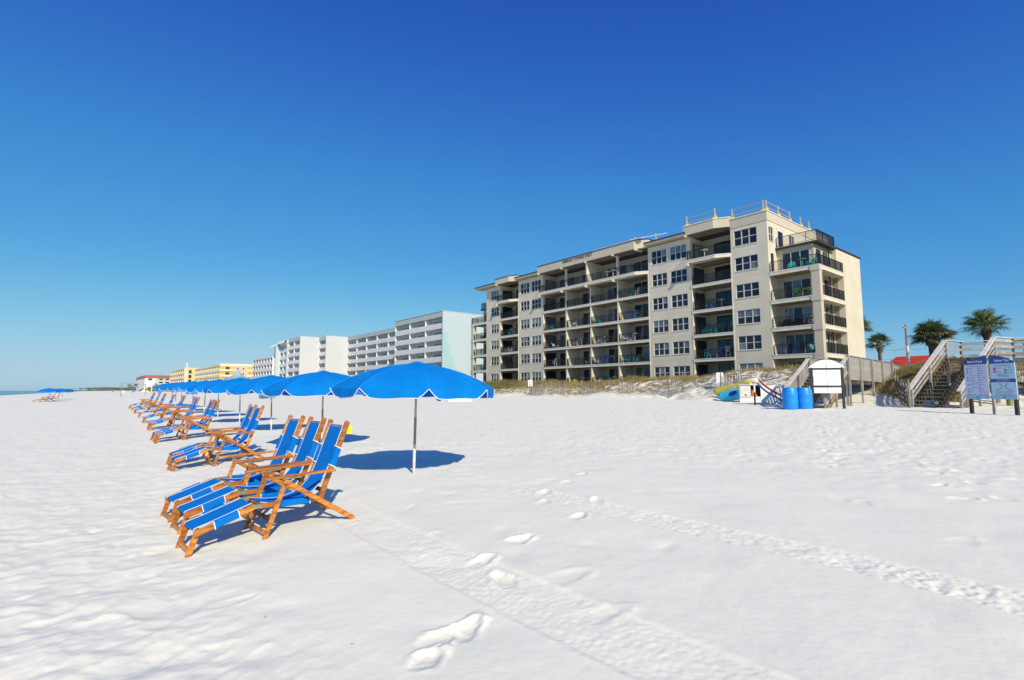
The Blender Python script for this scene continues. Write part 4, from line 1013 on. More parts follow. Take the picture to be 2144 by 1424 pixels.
um = [(7.43, 4.03), (12.15, 4.21), (17.52, 4.48), (22.5, 4.585), (27.3, 4.64), (31.72, 4.74), (35.28, 4.66), (41.0, 4.75), (44.3, 4.80), (47.3, 4.84)]
ORD = ['nearest large', 'second', 'third', 'fourth', 'fifth', 'sixth', 'seventh', 'eighth', 'ninth', 'tenth and farthest']
up0 = make_umbrella('x', 'blue beach umbrellas in a long row'); ut = tree_of(up0)
ur = random.Random(3)
for i, (s, w) in enumerate(um):
    x, y = XY(s, w); lab = '%s blue umbrella with white piping in the row beside the beach chairs, counted from the camera' % ORD[i]
    lab = ' '.join(lab.split()[:16])
    rz = 0. if i == 0 else ur.uniform(0, .78)
    if i == 0: u = up0; u.location = (x, y, GZ(s, w)); u['label'] = lab
    else: u = copy_tree(up0, ut, (x, y, GZ(s, w)-.02), rz, lab, 'blue beach umbrellas in a long row')
    u.rotation_euler = (ur.uniform(-.035, .035), ur.uniform(-.035, .035), rz) if i else (0, .012, math.radians(0))
for i, (s, w) in enumerate([(86., -3.9), (97., -3.4), (106., -3.3)]):
    x, y = XY(s, w); copy_tree(up0, ut, (x, y, GZ(s, w)-.1), .3*i, '%s of the small distant blue umbrellas near the waterline' % ['nearest', 'middle', 'farthest'][i], 'distant blue umbrellas near the water')
for i, (s, w, c) in enumerate([(300, -4.5, M_turq), (330, -2.5, M_turq), (420, 2., M_teal)]):
    x, y = XY(s, w); q = MB(); q.lathe([(1.8, 1.6), (1.4, 1.95), (.1, 2.3)], 10); t = thing('beach_umbrella', '%s tiny turquoise umbrella on the far beach left of the red-roofed building' % ['nearest', 'middle', 'farthest'][i], 'umbrella', (x, y, GZ(s, w)), group='tiny turquoise umbrellas far away')
    q.build('canopy', c, t); MB().tube((0, 0, 0), (0, 0, 2.2), .05).build('pole', M_whitep, t)

# ------------------------------------------------------------------ blue drums
def drum(s, w, label):
    x, y = XY(s, w); t = thing('plastic_drum', label, 'barrel', (x, y, GZ(s, w)-.02), group='blue plastic drums by the boardwalk stairs')
    H = 1.06; P = [(.0, 0.), (.26, 0.), (.295, .03), (.31, .10), (.318, .30), (.326, .345), (.326, .375), (.316, .42), (.32, .55), (.316, .66), (.328, .705), (.328, .735), (.316, .78), (.305, .93), (.285, 1.0), (.268, 1.03), (.268, H), (.245, H), (.24, H-.03), (.0, H-.03)]
    P = [(r*1.10, z) for r, z in P]
    MB().lathe(P[1:-1], 32).build('shell', M_barrel, t, smooth=True)
    MB().lathe([(.262, H-.034), (.262, H-.024)], 24).build('lid', M_barrel, t); MB().lathe([(.29, H-.01), (.29, H+.012)], 28).build('rim', M_barrel, t)
    for dx in (-.14, .14): MB().tube((dx, 0, H-.03), (dx, 0, H+.0), .035, n=10).build('bung', M_white, t)
drum(11.36, 26.85, 'left blue plastic drum in front of the grey boardwalk stairs'); drum(10.93, 27.42, 'right blue plastic drum beside the blank white sign')

# ------------------------------------------------------------------ sign frames
def sign_frame(label, cat, L, R, hz, arch, blank):
    (x0, y0), (x1, y1) = L, R; d = Vector((x1-x0, y1-y0, 0)); W_ = d.length; ang = math.atan2(d.y, d.x)
    zb = (GZxy(x0, y0)+GZxy(x1, y1))/2
    t = thing('sign_board' if blank else 'beach_rules_sign', label, cat, (x0, y0, zb), ang)
    H0 = hz
    for x in (0, W_): MB().box(x-.055, x+.055, -.055, .055, -.3, H0).build('post', M_black, t, bevel=.008)
    def halfpanel(a, b, z0, z1, zt_fn, name, m, y=-.03, th=.02):
        n = 12; pts = [(a, z0), (b, z0)] + [(b+(a-b)*i/n, zt_fn(b+(a-b)*i/n)) for i in range(n+1)]
        q = MB(); q.slab2(pts, y-th/2, y+th/2); return q.build(name, m, t)
    c = W_/2
    def archz(x): return H0-.02 + arch*(1-((x-c)/(c+.14))**2)
    return t, W_, H0, c, archz, halfpanel
# blank white back of a sign, seen by the middle stairs
t, W_, H0, c, archz, hp = sign_frame('blank white arched sign board on black posts behind the blue drums', 'sign', (14.98, 26.0), (16.31, 25.64), 2.03, .40, True)
for a, b in ((-.12, c-.008), (c+.008, W_+.12)):
    hp(a, b, H0-.02, 0, archz, 'arched_panel', M_signw)
    hp(max(a, .09), min(b, W_-.09), 1.14, 0, lambda x: H0-.13, 'panel', M_signw); hp(max(a, .09), min(b, W_-.09), .76, 0, lambda x: 1.03, 'lower_panel', M_signw)
MB().box(-.02, W_+.02, -.05, .01, H0-.11, H0-.025).build('rail', M_black, t); MB().box(.0, W_, -.05, .01, 1.045, 1.125).build('rail', M_black, t)
MB().box(c-.012, c+.012, -.045, -.032, .76, H0+.36).build('centre_strip', mat('grey_strip', (.35, .35, .36), .6), t)
# the printed sign at the right
t, W_, H0, c, archz, hp = sign_frame('blue arched board headed Beach Rules and Safety Tips at the foot of the right stairs', 'sign', (18.62, 21.15), (18.95, 19.60), 1.95, .32, False)
MB().box(c-.045, c+.045, .0, .07, -.3, H0+.28).build('post', M_greyw, t, bevel=.006)
Z0, Z1 = .58, 1.99
for k, (a, b, mm) in enumerate(((-.11, c-.05, M_signl), (c+.05, W_+.11, M_signb))):
    pn = hp(a, b, Z0, 0, lambda x: Z1, 'sign_panel', mm, -.07, .03)
    hd = hp(a, b, Z1+.001, 0, lambda x: archz(x)+.05, 'header_panel', M_signnavy, -.07, .03)
    q = MB(); n = 9
    for i in range(n):
        x0_ = a+(b-a)*i/n; x1_ = a+(b-a)*(i+1)/n; q.slab2([(x0_+(x1_-x0_)*f, z) for f, z in ((0, Z1), (.12, Z1-.03), (.35, Z1-.048), (.65, Z1-.048), (.88, Z1-.03), (1, Z1))], -.0895, -.0865)
    q.build('scalloped_edge', M_signnavy, pn)
    q = MB(); q.box(a, b, -.0895, -.0865, Z0, Z0+.14); q.build('footer_print', mat('mid_blue_print', (.36, .56, .70), .5), pn)
    q = MB(); cx = (a+b)/2; q.lathe([(.06, 0), (.06, .001)], 14)
    q.v = [(cx+x, -.091-z, Z0+.07+y) for x, y, z in q.v]; q.build('emblem_print', M_printblu, pn)
    PF = lambda nm, tx_, sz, m_, x, z: text_mesh(nm, tx_, sz, m_, pn, (x, -.0905, z), (math.pi/2, 0, 0), .0008)
    hdt = text_mesh('header_lettering', ('Beach Rules', 'Safety Tips')[k], .115, M_signw, hd, (cx, -.0885, Z1+.075), (math.pi/2, 0, 0), .0008)
    lines = MB(); rl = random.Random(k+4)
    if k == 0:
        icons = MB(); z = Z1-.20
        for row in range(12):
            if row in (3, 6, 8): lines.box(cx-.22, cx+.22, -.0895, -.0865, z, z+.016); z -= .085; continue
            for col in (0, 1):
                xx = a+.09+col*(b-a)*.5; icons.box(xx, xx+.055, -.0895, -.0865, z-.012, z+.034)
                lines.box(xx+.085, xx+.085+rl.uniform(.1, .22), -.0895, -.0865, z+.002, z+.018)
            z -= .098
        icons.build('icon_print', M_printpur, pn); lines.box(cx-.3, cx+.3, -.0895, -.0865, Z1-.12, Z1-.105); lines.build('small_print', M_printgry, pn)
    else:
        lines.box(cx-.28, cx+.28, -.0895, -.0865, Z1-.135, Z1-.115)
        for (fx_, fz, mm2, n2) in ((-.31, -.22, M_printred, 2), (-.31, -.36, M_printred, 1), (.06, -.20, M_printyel, 1), (.06, -.29, M_printgrn, 1), (.06, -.38, M_printpur, 1)):
            for j in range(n2):
                q = MB(); q.box(cx+fx_, cx+fx_+.09, -.0905, -.0865, Z1+fz-.03-j*.062, Z1+fz+.022-j*.062); q.build('flag_print', mm2, pn)
            lines.box(cx+fx_+.12, cx+fx_+.28, -.0895, -.0865, Z1+fz-.008, Z1+fz+.008)
        for zz in (.46, .50, .54): lines.box(cx-.2, cx+.2, -.0895, -.0865, Z1-zz, Z1-zz+.014)
        q = MB(); q.box(a, b, -.0895, -.0865, Z1-.76, Z1-.63); q.build('band_print', M_signnavy, pn)
        PF('band_lettering', 'RIP CURRENTS', .06, mat('pale_print', (.5, .6, .78), .5), cx, Z1-.672); PF('band_lettering', 'BREAK THE GRIP OF THE RIP', .036, mat('pale_print', (.5, .6, .78), .5), cx, Z1-.728)
        q = MB()
        for sg in (-1, 1):
            P_ = [(cx+sg*(.05+.0), Z1-.84), (cx+sg*.055, Z1-.92), (cx+sg*.10, Z1-1.0), (cx+sg*.20, Z1-1.05), (cx+sg*.27, Z1-1.06)]
            P_ = [(cx+sg*.16, Z1-.80), (cx+sg*.09, Z1-.86)] + P_[1:]
            for (p, r) in zip(P_[:-1], P_[1:]): q.beam((p[0], -.088, p[1]), (r[0], -.088, r[1]), .003, .022, (0, 0, 1))
        for j in range(4): q.box(cx-.008, cx+.008, -.0895, -.0865, Z1-.88-j*.05, Z1-.86-j*.05)
        q.build('current_diagram_print', M_printgry, pn)
        for zz in (1.12, 1.17, 1.22, 1.26): lines.box(cx-.30, cx+.30, -.0895, -.0865, Z1-zz, Z1-zz+.012)
        lines.build('small_print', M_printgry, pn)

# ------------------------------------------------------------------ stairs with posts, rails and treads
def stairs(t, W_, rise, run, n, ground):
    """local: x across from left (0) to right (W_), y forward, z up from the sand"""
    for k in range(n):
        y = run*k/n; z = rise*(k+1)/n
        for j in (0, 1): MB().box(.05, W_-.05, y+.0+.145*j, y+.135+.145*j, z-.04, z).build('tread', M_tread2, t)
    for x in (.06, W_*.5, W_-.06):
        q = MB(); pts = [(0, -.25)]
        for k in range(n): pts += [(run*k/n+.01, rise*k/n-.03 if k else -.04), (run*k/n+.01, rise*(k+1)/n-.042)]
        pts += [(run, rise-.042), (run, rise-.38), (.35, -.25)]
        q.slab2([(p[0], p[1]) for p in pts], x-.02, x+.02); q.v = [(v[1], v[0], v[2]) for v in q.v]; q.build('stringer', M_tread, t)
def post(t, x, y, z0, z1, w=.09, m=None): return MB().box(x-w/2, x+w/2, y-w/2, y+w/2, z0, z1).build('post', m or M_greyw, t, bevel=.006)
# middle stair and picket walkway leading inland
sx, sy = XY(12.27, 28.53); gz = .60
WK = thing('picket_boardwalk', 'grey weathered boardwalk with picket sides and stairs behind the blue drums', 'boardwalk', (sx, sy, gz), ROT)
Wd = 1.86; rise = 1.70; run = 3.1; n = 10
stairs(WK, Wd, rise, run, n, gz)
sl = rise/run
for x in (-.04, Wd+.04):
    L0, L1 = (-.35 if x < 0 else .0), run+.05
    zt = lambda y: .98 + sl*y
    MB().beam((x, L0, zt(L0)), (x, L1, zt(L1)), .20, .04).build('handrail', M_greycap, WK, bevel=.006)
    MB().beam((x, L0, zt(L0)-.07), (x, L1, zt(L1)-.07), .04, .09).build('rail', M_greyw, WK); MB().beam((x, .0, zt(.0)-.80), (x, L1, zt(L1)-.80), .04, .12).build('rail', M_greyw, WK)
    for y in (0.0, run*.5, run): post(WK, x+(.07 if x < 0 else -.07), y+.06, -.3, zt(y)-.02)
    for i in range(24):
        y = .06+i*(run-.1)/24; q = MB(); q.add([(x-.012, y, zt(y)-.85), (x+.012, y, zt(y)-.85), (x+.012, y+.085, zt(y+.085)-.85), (x-.012, y+.085, zt(y+.085)-.85), (x-.012, y, zt(y)-.03), (x+.012, y, zt(y)-.03), (x+.012, y+.085, zt(y+.085)-.03), (x-.012, y+.085, zt(y+.085)-.03)], [(3,2,1,0),(4,5,6,7),(0,1,5,4),(1,2,6,5),(2,3,7,6),(3,0,4,7)]); q.build('picket', M_greyw, WK)
DL = 14.0; zs0 = rise
def deckz(y): return rise - .02*(y-run) if y < run+7.5 else rise-.15-.10*(y-run-7.5)
y = run
k_ = 0
while y < run+11: MB().box(-.05, Wd+.05, y+.004, y+.138, deckz(y)-.04, deckz(y)).build('deck_board', M_greyw, WK); y += .142
pk = MB().box(-.012, .012, 0, .088, 0, 1.06).mesh('picket', M_greyw)
for x in (-.04, Wd+.04):
    segs = [(run, run+7.4), (run+7.4, run+11)]
    for (a_, b_) in segs:
        za, zb_ = deckz(a_+.001), deckz(b_-.001)
        MB().beam((x, a_, za+1.10), (x, b_, zb_+1.10), .15, .038).build('handrail', M_greyw, WK); MB().beam((x, a_, za-.10), (x, b_, zb_-.10), .045, .20).build('side_beam', M_greyw, WK)
        MB().beam((x, a_, za+1.03), (x, b_, zb_+1.03), .035, .08).build('rail', M_greyw, WK)
        nn = int((b_-a_)/.1)
        for i in range(nn): yy = a_+.01+i*(b_-a_)/nn; obj('picket', pk, WK, (x+(.02 if x > 1 else -.02), yy, deckz(yy)+.0))
    for i in range(6):
        yy = run+.05+i*1.85; xx = x+(.085 if x > 1 else -.085); post(WK, xx, yy, -1.0, deckz(yy)+1.08, .10)
for i in range(6):
    yy = run+.05+i*1.85; MB().box(0, Wd, yy-.09, yy-.05, deckz(yy)-.36, deckz(yy)-.205).build('cross_beam', M_greyw, WK)
MB().beam((Wd+.06, -.05, -.1), (Wd+.06, 1.9, 1.1), .05, .09).build('brace', M_pole, WK)

# right stair with three-board rails, landing and walkway
px, py = 19.90, 26.0; A2 = math.radians(58); rotz = math.pi/2 - A2 - math.pi/2    # local y -> heading
R2 = -A2
gz2 = .64
ST = thing('boardwalk_stairs', 'grey weathered open-riser stairs with three-board rails and landing at the right edge', 'stairs', (px, py, gz2), R2)
W2_ = 2.0; rise2 = 2.62; run2 = 4.8; n2 = 14
stairs(ST, W2_, rise2, run2, n2, gz2); sl2 = rise2/run2
for x in (-.03, W2_+.03):
    zt = lambda y: 1.0 + sl2*y; y0 = -.30
    MB().beam((x, y0, zt(y0)), (x, run2+.03, zt(run2+.03)), .22, .042).build('handrail', M_greycap, ST, bevel=.006)
    for dz in (.16, .42, .68): MB().beam((x, y0+.12, zt(y0+.12)-dz), (x, run2, zt(run2)-dz), .035, .12).build('rail', M_greyw, ST, bevel=.004)
    for y in (0.02, run2*.5, run2): post(ST, x+(.065 if x < 0 else -.065), y, -.4 if y < 4 else -.8, zt(y)-.02, .10)
LD = 2.0
y = run2
while y < run2+LD+2.0: MB().box(0, W2_+.3, y+.004, y+.138, rise2-.04, rise2).build('deck_board', M_greyw, ST); y += .142
def railrun(t, P, z0, sag=0, cap=.2, posts=True, bottom=-1.6):
    for (a, b) in zip(P[:-1], P[1:]):
        A = Vector((a[0], a[1], z0)); B = Vector((b[0], b[1], z0)); d = (B-A); L = d.length; d.normalize()
        MB().beam(A+Vector((0,0,1.02)), B+Vector((0,0,1.02)), cap, .042).build('handrail', M_greycap, t, bevel=.006)
        for dz in (.14, .45, .78): MB().beam(A+Vector((0,0,1.0-dz)), B+Vector((0,0,1.0-dz)), .035, .135).build('rail', M_greyw, t, bevel=.004)
        MB().beam(A+Vector((0,0,-.12)), B+Vector((0,0,-.12)), .045, .22).build('side_beam', M_greyw, t)
        k = max(1, int(L/1.25))
        for i in range(k+1):
            p = A+d*(L*i/k); post(t, p.x+.0, p.y+.075, z0+bottom, z0+1.0, .10)
# helper from world xy to local of ST
def loc2(x, y):
    dx, dy = x-px, y-py; c_, s_ = math.cos(-R2), math.sin(-R2); return (dx*c_-dy*s_, dx*s_+dy*c_)
railrun(ST, [(-.03, run2), loc2(25.6, 29.5), loc2(32.4, 25.3)], rise2)
railrun(ST, [(W2_+.03, run2), loc2(26.65, 27.5), loc2(31.2, 22.9)], rise2, bottom=-2.6)
# deck towards the right
a_, b_ = Vector((*loc2(26.2, 28.6), 0)), Vector((*loc2(31.8, 24.1), 0)); d = (b_-a_).normalized(); k = int((b_-a_).length/.145); nrm = Vector((-d.y, d.x, 0))
for i in range(k):
    p = a_+d*(i*.145+.07); MB().beam(p-nrm*.78+Vector((0, 0, rise2-.021)), p+nrm*.78+Vector((0, 0, rise2-.021)), .137, .038).build('deck_board', M_greyw, ST)
for (x, y) in ((26.3, 27.9), (28.6, 25.9), (24.9, 26.1)):
    l_ = loc2(x, y); MB().tube((l_[0], l_[1], -.7), (l_[0], l_[1], rise2-.25), .13, n=14).build('round_post', M_greenpost, ST)
l0 = loc2(22.6, 24.0)
for (x, y) in ((23.4, 23.6), (25.1, 22.2)):
    l_ = loc2(x, y); MB().tube((l_[0], l_[1], -.6), (l_[0], l_[1], .55), .13, n=14).build('round_post', M_greenpost, ST)

# ------------------------------------------------------------------ kayaks, locker, boards by the dune
def hull(L, W_, H, m, name, parent, n=18):
    vs = []; fs = []; k = 12
    for i in range(n+1):
        f = i/n; x = (f-.5)*L; e = max(.02, (1-abs(2*f-1)**3.4))**.5
        for j in range(k):
            a = 2*math.pi*j/k; y = math.cos(a)*W_/2*e; z = math.sin(a)*H/2*(.35+.65*e) + .16*abs(2*f-1)**2.4
            if math.sin(a) > .3: z -= .04*e
            vs.append((x, y, z))
    for i in range(n):
        for j in range(k): fs.append((i*k+j, i*k+(j+1) % k, (i+1)*k+(j+1) % k, (i+1)*k+j))
    fs += [tuple(range(k-1, -1, -1)), tuple(range(n*k, (n+1)*k))]
    q = MB(); q.add(vs, fs); return q.build(name, m, parent, smooth=True)
def kayak(label, bow, stern, m, m2, k=0.):
    B = Vector((*XY(*bow[:2]), GZ(*bow[:2])+bow[2])); S_ = Vector((*XY(*stern[:2]), GZ(*stern[:2])+stern[2])); L = (S_-B).length
    X = (S_-B).normalized(); n = Vector((-.2, -.95, .38+k)); n = (n - X*n.dot(X)).normalized(); Y = n.cross(X)
    M = Matrix((X, Y, n)).transposed(); t = thing('kayak', label, 'kayak', (B+S_)/2); t.rotation_euler = M.to_euler()
    hull(L, .98, .38, m, 'hull', t)
    q = MB(); q.lathe([(.17, .13), (.21, .155), (.18, .17)], 14); q.v = [(v[0]*1.9, v[1], v[2]) for v in q.v]; q.build('seat_well', m2, t)
    MB().tube((-L*.42, 0, .10), (-L*.42, 0, .26), .03).build('toggle', M_black, t)
kayak('long yellow kayak leaning behind the turquoise one beside the white locker', (20.7, 36.3, .30), (17.0, 34.7, 1.0), M_yellow, M_cream)
kayak('turquoise kayak leaning in front of the yellow one beside the white locker', (19.75, 35.2, .22), (16.9, 34.0, .62), M_turq, M_navy)
# locker
lx0, ly0 = XY(17.2, 33.2); lx1, ly1 = XY(15.2, 31.95); lx1, ly1 = 16.28, 33.78; ang = math.atan2(ly1-ly0, lx1-lx0); LW = math.hypot(lx1-lx0, ly1-ly0)
gzl = .70
LK = thing('beach_locker', 'white open-fronted beach equipment locker with a cooler door beside the kayaks', 'locker', (lx0, ly0, gzl), ang)
MB().box(0, LW, 0, .05, 0, .42).build('front_panel', M_wpaint, LK); MB().box(LW-.14, LW, 0, .05, .421, 1.12).build('front_panel', M_wpaint, LK)
MB().box(0, .05, .051, 1.1, 0, 1.15).build('side_panel', M_wpaint, LK); MB().box(LW-.05, LW, .051, 1.1, 0, 1.15).build('side_panel', M_wpaint, LK)
MB().box(.051, LW-.051, 1.05, 1.1, 0, 1.15).build('back_panel', M_black, LK); MB().box(-.02, LW+.02, -.01, 1.14, 1.151, 1.20).build('lid', M_whitep, LK, bevel=.01)
dr = MB().box(.0, .66, -.05, -.003, .35, 1.12).build('door', M_whitep, LK, bevel=.01); MB().box(.09, .57, -.062, -.051, .45, 1.04).build('door_inset', mat('cream_white_panel', (.78, .76, .68), .5), dr)
MB().box(.30, .40, -.068, -.0625, .47, .56).build('label_print', M_black, dr)
ob = MB(); ob.add([(.70, .10, .43), (1.08, .10, .43), (.90, .10, .80), (.72, .10, .85), (.70, .45, .43), (1.08, .45, .43), (.90, .45, .80), (.72, .45, .85)], [(0,1,2,3),(7,6,5,4),(0,4,5,1),(1,5,6,2),(2,6,7,3),(3,7,4,0)])
ov = ob.build('life_vest', M_orange, None); ov.location = (lx0, ly0, gzl); ov.rotation_euler = (0, 0, ang); tag(ov, 'orange life vest lying inside the open white locker', 'life vest')
bpx, bpy_ = XY(14.75, 30.2); pst = MB().tube((0, 0, -.3), (0, 0, 1.15), .05, n=10).build('black_post', M_black, None, loc=(bpx, bpy_, GZ(14.75, 30.2))); tag(pst, 'short black post with a pale top in front of the white locker', 'post')
pc = MB().tube((0, 0, .72), (0, 0, 1.16), .053, n=10).build('post_band', M_whitep, pst)
# white slatted pallet leaning, red and blue boards
x, y = XY(14.6, 31.6)
PL = thing('slatted_rack', 'white slatted rack leaning beside the white locker under the red board', 'rack', (x, y, .70), ang); PL.rotation_euler = (math.radians(-14), 0, ang)
MB().box(-.4, .45, .0, .04, .0, 1.15).build('board_panel', M_wpaint, PL)
for i in range(5): MB().box(.62+i*.17, .72+i*.17, 0, .04, -.02, 1.2).build('slat', M_wpaint, PL)
for z in (.15, 1.02): MB().box(.45, 1.45, .041, .08, z, z+.1).build('rail', M_wpaint, PL)
def board(label, s, w, z, rot, m, L=1.9):
    x, y = XY(s, w); o = hull(L, .50, .15, m, 'boogie_board', None, 12); o.location = (x, y, z); o.rotation_euler = rot; tag(o, label, 'board')
board('red board lying on top of the blue one against the slatted rack', 14.0, 31.0, 1.47, (0, math.radians(33), ang+.05), M_red, 2.1); board('deep blue board under the red one against the slatted rack', 14.02, 30.9, 1.24, (0, math.radians(33), ang+.05), M_navy, 2.1)

# ------------------------------------------------------------------ dune signs, sand fences
def dune_sign(s, w, h, pw, ph, label, lines, postm, turn=0.):
    x, y = XY(s, w); t = thing('dune_sign', label, 'sign', (x, y, GZ(s, w)), math.atan2(-x, y)*1.0+turn)
    MB().box(-.045, .045, -.03, .03, -.3, h).build('post', postm, t)
    pn = MB().box(-pw/2, pw/2, -.06, -.035, h-ph, h+.03).build('sign_panel', M_signw, t)
    for i, l_ in enumerate(lines): text_mesh('lettering', l_, ph*.12, M_printgry, pn, (0, -.062, h-ph*.2-i*ph*.26), (math.pi/2, 0, 0), .001)
dune_sign(21.9, 39.2, 1.2, .52, .74, 'white notice on a post on the dune above the kayaks', ['PLEASE', 'KEEP OFF', 'DUNES'], M_greyw)
dune_sign(45.3, 39.4, 1.7, .50, .72, 'small faded notice on a thin post at the left end of the dune', ['KEEP OFF', 'DUNES'], M_slat)
fr = random.Random(9)
def sand_fence(label, s, w, L, az_w, n, group='slatted sand fences at the toe of the dune', h=1.25, post_h=1.4):
    """runs from (s, w) inland-ish direction az_w in the shore frame"""
    x, y = XY(s, w); t = thing('sand_fence', label, 'fence', (x, y, 0), 0, group)
    ds, dw = math.cos(az_w), math.sin(az_w)
    sm = MB().box(-.03, .03, -.008, .008, 0, 1).mesh('slat', M_slat)
    for i in range(n):
        s_, w_ = s+ds*L*i/n, w+dw*L*i/n; X, Y = XY(s_, w_); o = obj('slat', sm, t, (X-x, Y-y, GZ(s_, w_)-.15)); o.scale = (1.1, 1, h*fr.uniform(.86, 1.08)); o.rotation_euler = (fr.uniform(-.05, .05), fr.uniform(-.07, .07), ROT+az_w+fr.uniform(-.2, .2))
    for k in range(max(2, int(L/2)+1)):
        f = k/max(1, int(L/2)); s_, w_ = s+ds*L*f, w+dw*L*f; X, Y = XY(s_, w_); MB().tube((X-x, Y-y, GZ(s_, w_)-.3), (X-x, Y-y, GZ(s_, w_)+post_h), .04, n=6).build('post', M_slat, t)
    for hz in (.35, .85):
        MB().path([(XY(s+ds*L*f, w+dw*L*f)[0]-x, XY(s+ds*L*f, w+dw*L*f)[1]-y, GZ(s+ds*L*f, w+dw*L*f)+hz) for f in np.linspace(0, 1, 6)], .006, 4).build('wire', M_steel, t)
for i, (s, w, lab) in enumerate([(44.0, 38.2, 'leftmost'), (40.2, 37.9, 'second from left'), (35.6, 37.6, 'middle'), (30.7, 37.4, 'fourth from left'), (25.6, 37.6, 'rightmost')]):
    sand_fence('%s short slatted sand fence at the toe of the dune below the condominium' % lab, s, w, 1.7, math.radians(100), 15, h=1.45, post_h=1.65)
sand_fence('slatted sand fence on the dune beside the white notice', 21.6, 38.8, 1.5, math.radians(160), 10)
sand_fence('dark slatted sand fence climbing from the left foot of the right stairs', 7.6, 31.2, 5.2, math.radians(70), 44)
sand_fence('slatted sand fence under the walkway at the right edge behind the printed sign', 2.6, 29.4, 5., math.radians(-170), 26, h=1.1)

# ------------------------------------------------------------------ utility pole, wires, red roof, palms
x, y = XY(13.59, 56.3)
UP = thing('utility_pole', 'wooden utility pole with a white lower half beside the left palm', 'utility pole', (x, y, 1.9), .5)
MB().tube((0, 0, .0), (0, 0, 3.6), .13, .12).build('white_sleeve', M_wpaint, UP); MB().tube((0, 0, 3.6), (0, 0, 5.5), .11, .10).build('pole', M_greyw, UP)
MB().box(-.45, .2, -.05, .05, 5.15, 5.27).build('crossarm', M_greyw, UP); MB().tube((-.4, 0, 5.27), (-.4, 0, 5.4), .035).build('insulator', M_whitep, UP)
MB().path([(.1, 0, 3.5), (.6, .2, 3.3), (1.6, .8, 3.45), (3.2, 2, 3.5), (6, 4, 3.6)], .012).build('wire', M_black, UP)
for i, (za, zb_) in enumerate(((4.55, 4.75), (4.1, 4.35), (5.9, 5.2))):
    a_ = Vector((*XY(26, 84), za+1.2)); b_ = Vector((*XY(-30, 60), zb_+1.6)); pts = [a_.lerp(b_, f)-Vector((0, 0, .9*math.sin(f*math.pi))) for f in np.linspace(0, 1, 12)]
    o = MB().path(pts, .014, 4).build('overhead_wire', M_black, None); tag(o, '%s of three thin overhead wires crossing behind the palms' % ['middle', 'lowest', 'highest'][i], 'wire', 'overhead wires behind the palms')
x, y = XY(22.5, 99)
RH = thing('red_roofed_house', 'low house with a bright red metal roof between the boardwalk and the right stairs', 'house', (x, y, 1.75), ROT)
q = MB(); q.add([(-6, 0, 2.6), (3.4, 0, 2.6), (3.4, 9, 2.6), (-6, 9, 2.6), (-3.8, 3.6, 5.3), (1.9, 3.6, 5.3)], [(0,1,5,4), (1,2,5), (2,3,4,5), (3,0,4), (3,2,1,0)]); q.build('roof', M_redroof2, RH)
MB().box(-5.5, 3.0, .5, 8.5, -1, 2.6).build('wall', mat('cream_wall', (.6, .55, .42), .9), RH)
for i in range(4): MB().box(-4.8+i*2, -3.8+i*2, .44, .5, .4, 1.8).build('window', M_dkwin, RH)
x, y = XY(-6, 62)
GH = thing('grey_house', 'grey house with white window grid glimpsed under the walkway at the right edge', 'house', (x, y, 2.3), ROT)
MB().box(-8, 6, 0, 8, -1, 2.4).build('wall', mat('mid_grey_wall', (.24, .25, .26), .9), GH); q = MB(); q.prism([(-8.5, -.5), (6.5, -.5), (6.5, 8.5), (-8.5, 8.5)], 2.4, 2.7); q.build('roof', M_roof, GH)
for i in range(5):
    wf = MB(); x0 = -7.2+i*2.5; wf.box(x0, x0+1.7, -.06, .0, .2, 1.9); w_ = wf.build('window', M_trim, GH)
    for a in (0, 1):
        for b in (0, 1, 2): MB().box(x0+.1+a*.8, x0+.8+a*.8, -.08, -.062, .3+b*.53, .72+b*.53).build('pane', M_dkwin, w_)

